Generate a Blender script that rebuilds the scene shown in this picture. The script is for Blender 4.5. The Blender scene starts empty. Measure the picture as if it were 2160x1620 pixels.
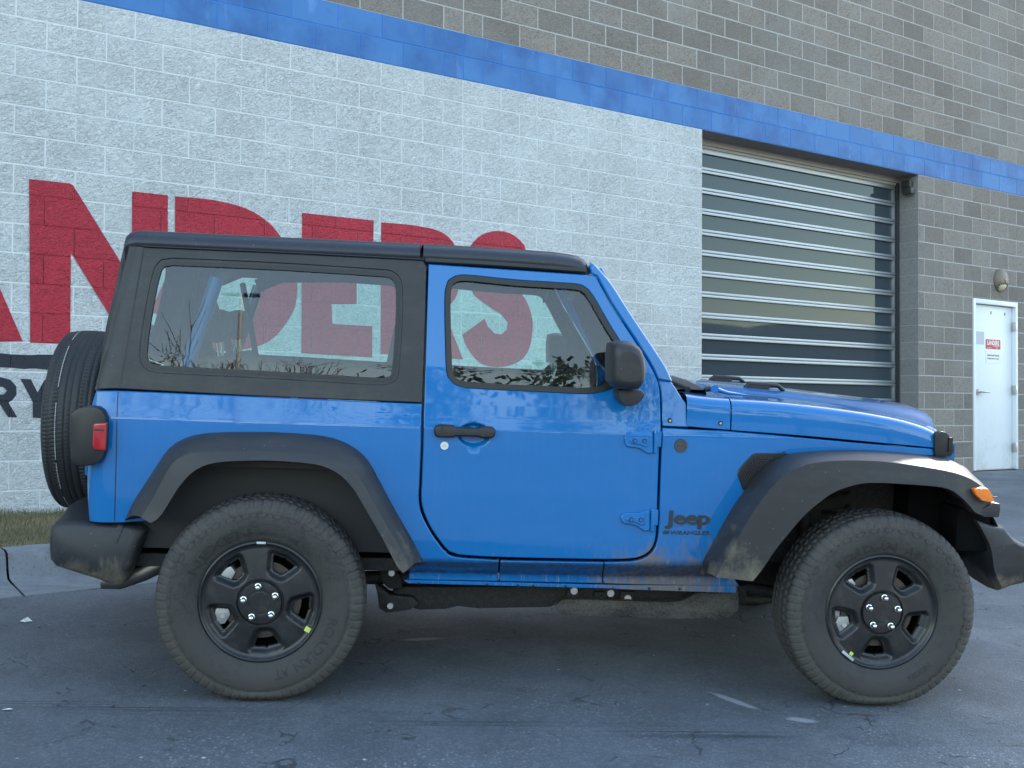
import bpy, bmesh, math, random
from mathutils import Vector, Matrix, noise

R = math.radians
random.seed(7)
sc = bpy.context.scene
COL = sc.collection

# ------------------------------------------------------------------ camera
cam = bpy.data.objects.new('camera', bpy.data.cameras.new('camera'))
COL.objects.link(cam)
cam.data.sensor_width = 36.0
cam.data.lens = 39.7721
cam.data.clip_start = 0.05
cam.data.clip_end = 3000.0
_cr = [[0.995038, -0.099318, 0.005949], [-0.008156, -0.02183, 0.999728], [-0.099161, -0.994816, -0.022532]]
_m = Matrix((_cr[0], _cr[1], _cr[2])).transposed().to_4x4()
_m.translation = (0.0, 0.0, 0.741)
cam.matrix_world = _m
sc.camera = cam

# ------------------------------------------------------------------ sky and sun
SUN_EL, SUN_AZ = R(33.0), R(34.7)          # azimuth measured from +y towards +x
world = bpy.data.worlds.new('World')
sc.world = world
world.use_nodes = True
wn = world.node_tree
wn.nodes.clear()
sky = wn.nodes.new('ShaderNodeTexSky')
sky.sky_type = 'NISHITA'
sky.sun_disc = False
sky.sun_elevation = SUN_EL
sky.sun_rotation = SUN_AZ
sky.altitude = 0
sky.air_density = 1.5
sky.dust_density = 0.5
sky.ozone_density = 0.0
bg = wn.nodes.new('ShaderNodeBackground')
bg.inputs['Strength'].default_value = 0.12
wo = wn.nodes.new('ShaderNodeOutputWorld')
wn.links.new(sky.outputs[0], bg.inputs['Color'])
wn.links.new(bg.outputs[0], wo.inputs['Surface'])

sun = bpy.data.objects.new('sun', bpy.data.lights.new('sun', 'SUN'))
COL.objects.link(sun)
sun.data.energy = 4.0
sun.data.angle = R(0.53)
sun.data.color = (1.0, 0.93, 0.82)
_sd = Vector((math.sin(SUN_AZ)*math.cos(SUN_EL), math.cos(SUN_AZ)*math.cos(SUN_EL), math.sin(SUN_EL)))
sun.rotation_euler = _sd.to_track_quat('Z', 'Y').to_euler()

sc.view_settings.view_transform = 'Standard'
sc.view_settings.look = 'None'
sc.view_settings.exposure = 2.35
sc.view_settings.gamma = 1.0
sc.view_settings.use_curve_mapping = False
sc.render.engine = 'CYCLES'
sc.cycles.use_denoising = True
sc.cycles.max_bounces = 8
sc.cycles.transparent_max_bounces = 16
sc.cycles.caustics_reflective = False
sc.cycles.caustics_refractive = False

# ------------------------------------------------------------------ node helpers
class NT:
    def __init__(self, name):
        self.m = bpy.data.materials.new(name)
        self.m.use_nodes = True
        self.t = self.m.node_tree
        self.t.nodes.clear()
        self.out = self.t.nodes.new('ShaderNodeOutputMaterial')
    def n(self, typ, **kw):
        nd = self.t.nodes.new('ShaderNode'+typ)
        ins = kw.pop('i', {})
        for k, v in kw.items(): setattr(nd, k, v)
        for k, v in ins.items():
            s = nd.inputs[k]
            if isinstance(v, bpy.types.NodeSocket): self.t.links.new(v, s)
            else: s.default_value = v
        return nd
    def co(self, kind='Object', scale=(1, 1, 1), loc=(0, 0, 0)):
        tc = self.n('TexCoord')
        return self.n('Mapping', i={'Vector': tc.outputs[kind], 'Scale': scale, 'Location': loc}).outputs[0]
    def noise(self, vec, scale, detail=4.0, rough=0.55, dist=0.0):
        return self.n('TexNoise', i={'Vector': vec, 'Scale': scale, 'Detail': detail, 'Roughness': rough, 'Distortion': dist}).outputs['Fac']
    def ramp(self, fac, stops, interp='LINEAR'):
        r = self.n('ValToRGB', i={'Fac': fac})
        r.color_ramp.interpolation = interp
        el = r.color_ramp.elements
        while len(el) < len(stops): el.new(0.5)
        for e, (p, c) in zip(el, stops):
            e.position = p
            e.color = (c, c, c, 1) if not isinstance(c, (tuple, list)) else (*c, 1)
        return r.outputs[0]
    def math(self, op, a, b=0.5, clamp=False):
        nd = self.n('Math', operation=op, use_clamp=clamp)
        for k, v in ((0, a), (1, b)):
            if isinstance(v, bpy.types.NodeSocket): self.t.links.new(v, nd.inputs[k])
            else: nd.inputs[k].default_value = v
        return nd.outputs[0]
    def mix(self, fac, a, b, blend='MIX'):
        nd = self.n('Mix', data_type='RGBA', blend_type=blend)
        for k, v in ((0, fac), (6, a), (7, b)):
            if isinstance(v, bpy.types.NodeSocket): self.t.links.new(v, nd.inputs[k])
            elif k == 0: nd.inputs[0].default_value = v
            else: nd.inputs[k].default_value = (*v, 1) if len(v) == 3 else v
        return nd.outputs[2]
    def bump(self, h, strength=0.5, dist=0.01, normal=None):
        i = {'Height': h, 'Strength': strength, 'Distance': dist}
        if normal is not None: i['Normal'] = normal
        return self.n('Bump', i=i).outputs[0]
    def sep(self, vec):
        return self.n('SeparateXYZ', i={0: vec}).outputs
    def bsdf(self, color, rough=0.5, normal=None, **kw):
        i = {'Base Color': color if isinstance(color, bpy.types.NodeSocket) else (*color, 1), 'Roughness': rough}
        if normal is not None: i['Normal'] = normal
        for k, v in kw.items(): i[k.replace('_', ' ')] = v
        b = self.n('BsdfPrincipled', i=i)
        self.t.links.new(b.outputs[0], self.out.inputs[0])
        return self.m
    def surf(self, sock):
        self.t.links.new(sock, self.out.inputs[0])
        return self.m

def plain(name, col, rough=0.5, **kw):
    return NT(name).bsdf(col, rough, **kw)

M = {}
# --- building
def rnd_value(t):
    oi = t.n('ObjectInfo').outputs['Random']
    gi = t.n('NewGeometry').outputs['Random Per Island']
    return t.math('FRACT', t.math('ADD', oi, t.math('MULTIPLY', gi, 7.31)))

def split_face(name, base, var, bump_s, bumpd, rough=0.85, stain=(.0, .0, .0), stain_amt=.0, red=False):
    t = NT(name)
    tc = t.n('NewGeometry').outputs['Position']
    r = rnd_value(t)
    off = t.n('CombineXYZ', i={0: t.math('MULTIPLY', r, 3.0), 1: 0.0, 2: t.math('MULTIPLY', r, 5.0)}).outputs[0]
    v = t.n('VectorMath', operation='ADD', i={0: tc, 1: off}).outputs[0]
    big = t.noise(tc, 1.1, 4, .6)
    mid = t.noise(v, 9.0, 5, .65, .6)
    rotv = t.n('VectorRotate', rotation_type='EULER_XYZ', i={'Vector': v, 'Rotation': (0, R(32), 0)}).outputs[0]
    fine = t.noise(t.n('VectorMath', operation='MULTIPLY', i={0: rotv, 1: (.6, 1, 1.25)}).outputs[0], 40.0, 5, .66, 1.6)
    grain = t.noise(v, 210.0, 2, .6)
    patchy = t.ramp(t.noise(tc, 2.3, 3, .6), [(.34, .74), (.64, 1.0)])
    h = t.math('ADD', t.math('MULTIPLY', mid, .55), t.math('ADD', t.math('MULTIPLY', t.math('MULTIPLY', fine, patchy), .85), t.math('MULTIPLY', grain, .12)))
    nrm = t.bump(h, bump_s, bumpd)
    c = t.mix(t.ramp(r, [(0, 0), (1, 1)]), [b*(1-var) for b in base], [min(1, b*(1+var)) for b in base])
    c = t.mix(t.math('MULTIPLY', patchy, t.ramp(fine, [(.36, 1), (.52, 0)])), c, [b*.64 for b in base])  # crevice shade put into the colour: low spots of the relief darkened
    c = t.mix(t.ramp(big, [(.45, 0), (.75, stain_amt)]), c, stain)
    return t.bsdf(c, rough, nrm)

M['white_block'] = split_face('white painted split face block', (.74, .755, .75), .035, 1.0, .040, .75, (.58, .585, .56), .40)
M['grey_block'] = split_face('grey split face block', (.268, .232, .20), .20, 1.0, .022, .92, (.31, .30, .285), .5)
M['red_paint'] = split_face('red wall paint', (.56, .026, .052), .06, 1.0, .036, .65, (.45, .03, .05), .3)
M['dark_paint'] = split_face('dark wall paint', (.018, .022, .035), .05, .8, .014, .7)
def blue_block():
    t = NT('blue painted smooth block')
    p = t.n('NewGeometry').outputs['Position']
    r = rnd_value(t)
    a = t.noise(p, 2.4, 5, .62)
    st = t.noise(t.n('VectorMath', operation='MULTIPLY', i={0: p, 1: (7, 7, 1.6)}).outputs[0], 1.0, 5, .7)
    c = t.mix(r, (.03, .145, .38), (.045, .18, .44))
    c = t.mix(t.ramp(a, [(.42, 0), (.66, .9)]), c, (.015, .085, .28))
    c = t.mix(t.ramp(st, [(.60, 0), (.75, .45)]), c, (.18, .33, .66))
    f = t.noise(p, 90, 3, .6)
    return t.bsdf(c, .6, t.bump(f, .25, .003))
M['blue_block'] = blue_block()
def mortar(name, c0, c1):
    t = NT(name)
    p = t.n('NewGeometry').outputs['Position']
    return t.bsdf(t.mix(t.noise(p, 6, 4), c0, c1), .9, t.bump(t.noise(p, 120, 3), .4, .003))
M['white_mortar'] = mortar('white painted joint', (.60, .615, .61), (.68, .69, .685))
M['grey_mortar'] = mortar('pale mortar', (.37, .355, .33), (.46, .445, .42))
M['blue_mortar'] = mortar('blue painted joint', (.03, .14, .44), (.06, .22, .56))
M['smooth_block'] = split_face('smooth grey jamb block', (.27, .26, .25), .07, .25, .004, .85)
M['soffit'] = mortar('concrete lintel soffit', (.24, .21, .18), (.33, .29, .25))
M['trim'] = plain('beige door trim', (.40, .36, .32), .5)
def alu():
    t = NT('anodised aluminium')
    v = t.co('Object', (.6, 40, 40))
    return t.bsdf(t.mix(t.noise(v, 3, 4), (.30, .33, .36), (.46, .49, .52)), t.ramp(t.noise(v, 6, 3), [(.3, .36), (.7, .52)]), Metallic=.7)
M['alu'] = alu()
def dglass():
    t = NT('door glass')
    p = t.n('NewGeometry').outputs['Position']
    d = t.noise(t.n('VectorMath', operation='MULTIPLY', i={0: p, 1: (2, 2, .9)}).outputs[0], 2.0, 5, .6)
    rg = t.ramp(d, [(.4, .012), (.75, .05)])
    wav = t.noise(p, .7, 2, .5)
    return t.bsdf((.046, .060, .072), rg, t.bump(wav, .05, .02), Specular_IOR_Level=.40, IOR=1.45, Specular_Tint=(.72, .90, 1.0, 1))
M['door_glass'] = dglass()
M['black_rubber'] = plain('black rubber', (.012, .012, .013), .6)
def door_white():
    t = NT('white painted steel door')
    p = t.co('Object')
    z = t.sep(p)[2]
    d = t.math('MULTIPLY', t.ramp(t.noise(p, 5, 5, .7), [(.45, 0), (.7, .6)]), t.ramp(z, [(.0, 1), (.5, .15)]))
    return t.bsdf(t.mix(d, (.74, .77, .79), (.45, .44, .42)), .4)
M['door_white'] = door_white()
M['steel'] = plain('brushed steel', (.55, .54, .52), .32, Metallic=1.0)
M['bronze'] = plain('bronze lamp body', (.20, .155, .12), .5)
M['lamp_lens'] = plain('yellowed lamp lens', (.62, .55, .34), .35)
M['sign_red'] = plain('sign red', (.50, .02, .05), .4)
M['sign_white'] = plain('sign white', (.80, .80, .79), .4)
M['sign_text'] = plain('sign print', (.12, .10, .12), .5)
M['notice'] = plain('faded grey notice', (.50, .53, .58), .6)
M['dark_plastic'] = plain('dark fixture plastic', (.03, .027, .026), .5)
M['roofing'] = plain('roof membrane', (.45, .44, .42), .9)
# --- ground
def asphalt():
    t = NT('asphalt')
    p = t.n('NewGeometry').outputs['Position']
    flat = t.n('VectorMath', operation='MULTIPLY', i={0: p, 1: (1, 1, .0)}).outputs[0]
    big = t.noise(flat, .55, 4, .6)
    mid = t.noise(flat, 3.5, 5, .65)
    fine = t.noise(flat, 150, 3, .7)
    agg = t.n('TexVoronoi', feature='F1', i={'Vector': flat, 'Scale': 130.0}).outputs['Distance']
    c = t.mix(t.ramp(big, [(.35, 0), (.68, 1)]), (.092, .103, .119), (.172, .187, .206))
    c = t.mix(t.ramp(mid, [(.38, .65), (.56, 0)]), c, (.086, .094, .105))
    c = t.mix(t.ramp(fine, [(.42, .65), (.53, 0)]), c, (.055, .06, .066))
    stone = t.n('TexVoronoi', feature='F1', i={'Vector': flat, 'Scale': 95.0})
    sv_ = t.sep(stone.outputs['Color'])[0]
    c = t.mix(t.math('MULTIPLY', t.ramp(sv_, [(.0, 1), (.35, 0)]), .26), c, (.045, .05, .056))
    c = t.mix(t.math('MULTIPLY', t.ramp(sv_, [(.68, 0), (1.0, 1)]), .22), c, (.27, .285, .30))
    # worn stones showing pale where the binder has gone
    x, y, z = t.sep(p)
    patch = t.noise(flat, 1.25, 4, .65)
    near = t.ramp(t.math('MULTIPLY', t.math('SUBTRACT', 4.6, y), .7), [(.0, .0), (1.0, .26)])
    pm = t.ramp(t.math('ADD', patch, near), [(.56, 0), (.78, 1)])
    spk = t.n('TexVoronoi', feature='F1', i={'Vector': flat, 'Scale': 62.0, 'Randomness': 1.0})
    sd = t.ramp(spk.outputs['Distance'], [(.20, 1), (.42, 0)])
    pick = t.ramp(t.sep(spk.outputs['Color'])[0], [(.55, 0), (.62, 1)])
    sm = t.math('MULTIPLY', t.math('MULTIPLY', sd, pick), pm)
    c = t.mix(t.math('MULTIPLY', sm, .7), c, (.42, .43, .44))
    rare = t.n('TexVoronoi', feature='F1', i={'Vector': flat, 'Scale': 9.0})
    rm = t.math('MULTIPLY', t.ramp(rare.outputs['Distance'], [(.04, 1), (.08, 0)]), t.ramp(t.sep(rare.outputs['Color'])[1], [(.72, 0), (.76, 1)]))
    c = t.mix(rm, c, (.50, .50, .50))
    # broken cracks
    w = t.n('TexNoise', i={'Vector': flat, 'Scale': 5.0, 'Detail': 4.0}).outputs['Color']
    wv = t.n('VectorMath', operation='ADD', i={0: flat, 1: t.n('VectorMath', operation='SCALE', i={0: w, 'Scale': .28}).outputs[0]}).outputs[0]
    cr = t.n('TexVoronoi', feature='DISTANCE_TO_EDGE', i={'Vector': wv, 'Scale': 2.3}).outputs['Distance']
    gate = t.ramp(t.noise(flat, 3.2, 3, .6), [(.57, 0), (.66, 1)])
    cm = t.math('MULTIPLY', t.ramp(cr, [(.006, 1), (.020, 0)]), gate)
    cr2 = t.n('TexVoronoi', feature='DISTANCE_TO_EDGE', i={'Vector': wv, 'Scale': 7.0}).outputs['Distance']
    gate2 = t.ramp(t.noise(flat, 6.0, 3, .6), [(.60, 0), (.66, 1)])
    cm = t.math('MAXIMUM', cm, t.math('MULTIPLY', t.ramp(cr2, [(.012, 1), (.045, 0)]), gate2))
    c = t.mix(t.math('MULTIPLY', cm, .7), c, (.02, .021, .023))
    # tyre drag marks running along the row of parking
    sv = t.n('VectorMath', operation='MULTIPLY', i={0: flat, 1: (.35, 38.0, 1)}).outputs[0]
    band = t.math('MULTIPLY', t.ramp(t.math('ABSOLUTE', t.math('ADD', t.math('SUBTRACT', y, 4.25), t.math('MULTIPLY', x, .11))), [(.0, 1), (.10, 0)]),
                  t.ramp(t.noise(t.n('VectorMath', operation='MULTIPLY', i={0: flat, 1: (.9, .2, 1)}).outputs[0], 1.0, 3), [(.40, 0), (.6, 1)]))
    dm = t.math('MULTIPLY', t.ramp(t.noise(sv, 1.0, 2), [(.48, 0), (.60, .8)]), band)
    c = t.mix(dm, c, (.022, .023, .026))
    # two pale chalky scuffs beside the front wheel
    for cx, cy, ux, uy, la, lb in ((1.355, 4.485, .56, -.83, .17, .030), (1.56, 4.27, .9, -.3, .075, .035), (.12, 5.3, .95, .2, .13, .03)):
        dx = t.math('SUBTRACT', x, cx); dy = t.math('SUBTRACT', y, cy)
        a = t.math('DIVIDE', t.math('ADD', t.math('MULTIPLY', dx, ux), t.math('MULTIPLY', dy, uy)), la)
        b = t.math('DIVIDE', t.math('SUBTRACT', t.math('MULTIPLY', dy, ux), t.math('MULTIPLY', dx, uy)), lb)
        q = t.math('ADD', t.math('MULTIPLY', a, a), t.math('MULTIPLY', b, b))
        e = t.math('SUBTRACT', t.math('SUBTRACT', 1.25, q), t.math('MULTIPLY', t.noise(flat, 45, 4, .7), 1.0))
        c = t.mix(t.ramp(e, [(.05, 0), (.55, .55)]), c, (.42, .44, .46))
    h = t.math('SUBTRACT', t.math('ADD', t.math('MULTIPLY', agg, .35), t.math('MULTIPLY', fine, .5)), t.math('MULTIPLY', cm, 1.6))
    rgh = t.ramp(t.noise(flat, 2.1, 3), [(.35, .55), (.65, .75)])
    return t.bsdf(c, rgh, t.bump(h, .55, .006), Specular_IOR_Level=.5)
M['asphalt'] = asphalt()
def concrete():
    t = NT('kerb concrete')
    p = t.n('NewGeometry').outputs['Position']
    a = t.noise(p, 3, 5, .65)
    st = t.noise(t.n('VectorMath', operation='MULTIPLY', i={0: p, 1: (1.2, 6, 2)}).outputs[0], 2.0, 5, .65)
    c = t.mix(t.ramp(a, [(.35, 0), (.65, 1)]), (.145, .158, .172), (.215, .225, .235))
    c = t.mix(t.ramp(st, [(.50, 0), (.68, .7)]), c, (.09, .095, .10))
    pit = t.noise(p, 60, 3, .6)
    c = t.mix(t.ramp(pit, [(.30, .6), (.42, 0)]), c, (.05, .05, .05))
    return t.bsdf(c, .8, t.bump(pit, .3, .004))
M['concrete'] = concrete()
def soil():
    t = NT('turf soil')
    p = t.n('NewGeometry').outputs['Position']
    return t.bsdf(t.mix(t.noise(p, 12, 4), (.075, .055, .033), (.15, .12, .075)), .95)
M['soil'] = soil()
def grass_m():
    t = NT('dry winter grass')
    r = t.n('NewGeometry').outputs['Random Per Island']
    p = t.n('NewGeometry').outputs['Position']
    c = t.ramp(r, [(0, (.34, .26, .145)), (.45, (.27, .205, .115)), (.7, (.16, .145, .07)), (1, (.075, .10, .04))])
    c = t.mix(t.ramp(t.noise(p, 1.6, 3), [(.42, 0), (.62, .5)]), c, (.06, .085, .035))
    return t.bsdf(c, .8)
M['grass'] = grass_m()
def leaf_m(name, a, b):
    t = NT(name)
    r = t.n('NewGeometry').outputs['Random Per Island']
    return t.bsdf(t.mix(r, a, b), .7)
M['evergreen'] = leaf_m('evergreen leaves', (.018, .026, .014), (.05, .062, .03))
M['bark'] = plain('bark', (.075, .06, .048), .9)
M['pole'] = plain('galvanised lamp pole', (.36, .35, .33), .5)
M['hill'] = plain('wooded hill', (.035, .04, .032), .95)

# --- vehicle
def dust(t, c, amount, z0, z1, col=(.20, .165, .115), sc_=1.0):
    """road dirt splashed up from below, thinning upwards"""
    p = t.co('Object')
    z = t.sep(p)[2]
    up = t.n('MapRange', i={0: z, 1: z0, 2: z1, 3: 1.0, 4: 0.0}).outputs[0]
    n1 = t.noise(p, 7*sc_, 6, .72, .8)
    n2 = t.noise(t.n('VectorMath', operation='MULTIPLY', i={0: p, 1: (22, 22, 2.2)}).outputs[0], 1.0, 4, .7)
    a = t.math('ADD', t.math('MULTIPLY', n1, .65), t.math('MULTIPLY', n2, .35))
    a = t.math('ADD', a, t.math('MULTIPLY', t.math('SUBTRACT', up, 1.0), .55))
    f = t.math('MULTIPLY', t.ramp(a, [(.28, 0), (.52, 1)]), amount)
    return t.mix(f, c, col), f

def paint():
    t = NT('blue metallic paint')
    p = t.co('Object')
    x, y, z = t.sep(p)
    c = t.mix(t.noise(p, 900, 1), (.000, .128, .375), (.000, .155, .445))
    # brown road splash behind the front wheel
    dx = t.math('MULTIPLY', t.math('SUBTRACT', x, 1.62), 1.9)
    dz = t.math('MULTIPLY', t.math('SUBTRACT', z, .44), 3.4)
    rad = t.math('SQRT', t.math('ADD', t.math('MULTIPLY', dx, dx), t.math('MULTIPLY', dz, dz)))
    sp = t.n('MapRange', i={0: rad, 1: .0, 2: 1.25, 3: .62, 4: 0.0}).outputs[0]
    n1 = t.noise(t.n('VectorMath', operation='MULTIPLY', i={0: p, 1: (17, 17, 4)}).outputs[0], 1.0, 6, .72, .7)
    f = t.ramp(t.math('ADD', n1, t.math('SUBTRACT', sp, .30)), [(.50, 0), (.72, .80)])
    c = t.mix(f, c, (.20, .155, .10))
    # dried drips on the sill
    lo = t.n('MapRange', i={0: z, 1: .62, 2: .45, 3: 0.0, 4: 1.0}).outputs[0]
    n2 = t.noise(t.n('VectorMath', operation='MULTIPLY', i={0: p, 1: (70, 70, 9)}).outputs[0], 1.0, 5, .75)
    f2 = t.math('MULTIPLY', t.ramp(n2, [(.56, 0), (.64, .55)]), lo)
    c = t.mix(f2, c, (.30, .27, .24))
    # shade under the turned-in sill, put into the paint colour as a dark band
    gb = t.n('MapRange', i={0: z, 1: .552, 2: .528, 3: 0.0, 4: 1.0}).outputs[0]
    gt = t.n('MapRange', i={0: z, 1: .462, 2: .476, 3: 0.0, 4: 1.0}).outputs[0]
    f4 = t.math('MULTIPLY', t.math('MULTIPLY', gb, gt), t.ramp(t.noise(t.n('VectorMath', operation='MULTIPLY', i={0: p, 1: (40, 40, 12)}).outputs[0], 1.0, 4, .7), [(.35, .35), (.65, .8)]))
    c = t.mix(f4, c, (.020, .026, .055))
    # faint film of dust with vertical rain streaks
    st = t.noise(t.n('VectorMath', operation='MULTIPLY', i={0: p, 1: (95, 95, 2.4)}).outputs[0], 1.0, 4, .7)
    f3 = t.math('MULTIPLY', t.ramp(st, [(.46, 0), (.72, .13)]), t.ramp(t.noise(p, 2.5, 3), [(.35, .2), (.65, 1)]))
    c = t.mix(f3, c, (.08, .20, .46))
    film = t.math('MAXIMUM', f, f2)
    rg = t.math('ADD', .30, t.math('MULTIPLY', film, .4))
    coat = t.math('SUBTRACT', 1.0, film, True)
    crg = t.ramp(t.noise(p, 3, 4), [(.35, .012), (.7, .05)])
    return t.bsdf(c, rg, Metallic=.0, Specular_IOR_Level=.15, Coat_Weight=t.math('MULTIPLY', coat, .95), Coat_Roughness=crg, Coat_IOR=1.5)
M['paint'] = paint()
def grain_plastic(name, col, rough, amt, z0, z1, bump=.25, spots=.5):
    t = NT(name)
    p = t.co('Object')
    c, f = dust(t, (*col, 1), amt, z0, z1)
    sp = t.n('TexVoronoi', feature='F1', i={'Vector': p, 'Scale': 55.0})
    s = t.math('MULTIPLY', t.ramp(sp.outputs['Distance'], [(.08, 1), (.16, 0)]), t.ramp(t.sep(sp.outputs['Color'])[0], [(.80, 0), (.85, spots)]))
    c = t.mix(s, c, (.22, .21, .19))
    smear = t.ramp(t.noise(t.n('VectorMath', operation='MULTIPLY', i={0: p, 1: (3, 3, 9)}).outputs[0], 1.6, 6, .7), [(.48, 0), (.75, .20)])
    c = t.mix(smear, c, (.10, .098, .095))
    g = t.noise(p, 420, 2, .6)
    return t.bsdf(c, t.math('ADD', rough, t.math('MULTIPLY', f, .35), True), t.bump(g, bump, .002))
M['flare'] = grain_plastic('grained black plastic', (.021, .021, .023), .48, .85, .35, 1.05)
M['hardtop'] = grain_plastic('grained hardtop', (.017, .017, .019), .46, .10, .9, 1.9, .2, .35)
M['roof'] = grain_plastic('grained roof', (.018, .021, .030), .40, .10, .9, 1.9, .2, .5)
M['bumper'] = grain_plastic('bumper plastic', (.018, .019, .022), .5, 1.0, .42, .72)
M['trimblack'] = plain('satin black trim', (.014, .014, .015), .38)
M['seal'] = plain('black window seal', (.008, .008, .009), .42)
def rubber():
    t = NT('dusty tyre rubber')
    p = t.co('Object')
    x, y, z = t.sep(p)
    n = t.noise(p, 9, 6, .72, 1.2)
    sc1 = t.noise(p, 60, 4, .75, 2.0)
    up = t.n('MapRange', i={0: z, 1: -.4, 2: .4, 3: .10, 4: .0}).outputs[0]
    f = t.ramp(t.math('ADD', t.math('ADD', t.math('MULTIPLY', n, .5), t.math('MULTIPLY', sc1, .5)), up), [(.41, .05), (.56, .95)])
    rad = t.math('SQRT', t.math('ADD', t.math('MULTIPLY', x, x), t.math('MULTIPLY', z, z)))
    zone = t.ramp(t.math('MULTIPLY', rad, 2.5), [(.58, .45), (.70, .55), (.84, .6), (.862, .95), (.95, 1.0), (.985, .55)])
    f = t.math('MULTIPLY', f, zone)
    c = t.mix(f, (.014, .014, .015), (.078, .071, .063))
    return t.bsdf(c, t.math('ADD', .55, t.math('MULTIPLY', f, .35)), t.bump(sc1, .3, .003))
M['rubber'] = rubber()
M['rubber_letter'] = plain('raised tyre lettering', (.022, .021, .020), .6)
def rubber_new():
    t = NT('clean tyre rubber')
    p = t.co('Object')
    n = t.noise(p, 14, 5, .7)
    return t.bsdf(t.mix(n, (.012, .012, .013), (.028, .027, .027)), .55)
M['rubber_new'] = rubber_new()
M['tread_line'] = plain('white chalk line', (.55, .54, .52), .8)
def rimm():
    t = NT('black wheel paint')
    p = t.co('Object')
    sp = t.n('TexVoronoi', feature='F1', i={'Vector': p, 'Scale': 150.0})
    s = t.math('MULTIPLY', t.ramp(sp.outputs['Distance'], [(.10, 1), (.22, 0)]), t.ramp(t.sep(sp.outputs['Color'])[0], [(.72, 0), (.78, .55)]))
    s = t.math('MULTIPLY', s, t.ramp(t.noise(p, 7, 3), [(.4, .1), (.6, 1)]))
    c = t.mix(s, (.013, .0135, .015), (.20, .19, .18))
    f = t.ramp(t.noise(p, 12, 6, .72), [(.50, 0), (.75, .35)])
    c = t.mix(f, c, (.09, .08, .068))
    return t.bsdf(c, t.math('ADD', .36, t.math('MULTIPLY', f, .4)), Coat_Weight=.15)
M['rim'] = rimm()
M['chrome'] = plain('chrome', (.86, .86, .85), .12, Metallic=1.0)
M['bolt'] = plain('zinc bolt', (.62, .61, .59), .35, Metallic=.8)
M['castmetal'] = plain('cast metal', (.42, .42, .41), .5, Metallic=.7)
M['disc'] = plain('brake disc', (.10, .088, .075), .4, Metallic=.9)
M['pipe'] = plain('exhaust steel', (.20, .185, .165), .42, Metallic=.9)
def under():
    t = NT('dirty underbody')
    p = t.co('Object')
    n = t.noise(p, 60, 6, .8, 1.2)
    f = t.ramp(n, [(.50, 0), (.60, .55)])
    return t.bsdf(t.mix(f, (.010, .010, .011), (.055, .048, .04)), .7)
M['under'] = under()
def mud():
    t = NT('mud splashed tank guard')
    p = t.co('Object')
    n = t.noise(p, 110, 6, .8, 1.0)
    big = t.noise(t.n('VectorMath', operation='MULTIPLY', i={0: p, 1: (5, 5, 14)}).outputs[0], 1.0, 4, .65)
    f = t.ramp(t.math('ADD', t.math('MULTIPLY', n, .6), t.math('MULTIPLY', big, .4)), [(.42, 0), (.58, .8)])
    return t.bsdf(t.mix(f, (.012, .012, .013), (.12, .105, .09)), .75)
M['mud'] = mud()
M['dark_liner'] = plain('dark inner shield', (.006, .006, .0065), .9, Specular_IOR_Level=.05)
M['liner'] = grain_plastic('wheel house liner', (.034, .030, .027), .7, .5, .4, 1.2)
M['lens_red'] = plain('red lamp lens', (.42, .008, .016), .18, Coat_Weight=.6)
M['lens_amber'] = plain('amber lamp lens', (.85, .20, .015), .2, Coat_Weight=.6)
M['lens_clear'] = plain('clear lamp lens', (.55, .57, .6), .12, Coat_Weight=.8)
M['sticker'] = plain('yellow sticker', (.62, .72, .16), .6)
M['weight'] = plain('wheel weight', (.55, .58, .60), .45, Metallic=.4)
M['interior'] = plain('dark interior trim', (.022, .023, .025), .7)
M['seat'] = plain('seat cloth', (.030, .031, .033), .85)
M['badge'] = plain('dark grey badge', (.030, .031, .033), .45)
M['washer'] = plain('white lock face', (.72, .72, .68), .35)
def glass(name, tint, ior=1.5, dirt=.03):
    t = NT(name)
    p = t.co('Object')
    tr = t.n('BsdfTransparent', i={'Color': (*tint, 1)}).outputs[0]
    gl = t.n('BsdfGlossy', i={'Color': (1, 1, 1, 1), 'Roughness': .003}).outputs[0]
    fr = t.n('Fresnel', i={'IOR': ior}).outputs[0]
    m1 = t.n('MixShader', i={0: t.math('MULTIPLY', fr, 1.5, True), 1: tr, 2: gl}).outputs[0]
    df = t.n('BsdfDiffuse', i={'Color': (.45, .45, .43, 1)}).outputs[0]
    st = t.noise(t.n('VectorMath', operation='MULTIPLY', i={0: p, 1: (30, 30, 3)}).outputs[0], 1.0, 5, .75)
    d = t.math('MULTIPLY', t.ramp(st, [(.42, .25), (.75, 1)]), dirt)
    return t.surf(t.n('MixShader', i={0: d, 1: m1, 2: df}).outputs[0])
M['glass'] = glass('tinted window glass', (.70, .90, .85))
M['glass_rear'] = glass('dark rear window glass', (.66, .84, .80))

# ------------------------------------------------------------------ mesh helpers
def link(name, me, mat, parent=None):
    o = bpy.data.objects.new(name, me)
    if mat is not None and len(me.materials) == 0: me.materials.append(mat)
    COL.objects.link(o)
    if parent is not None: o.parent = parent
    return o

def empty(name, label, cat, loc=(0, 0, 0), rot=(0, 0, 0), group=None, parent=None):
    o = bpy.data.objects.new(name, None)
    COL.objects.link(o)
    o.location = loc; o.rotation_euler = rot
    o['label'] = label; o['category'] = cat
    if group: o['group'] = group
    o.empty_display_size = .2
    return o

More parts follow.
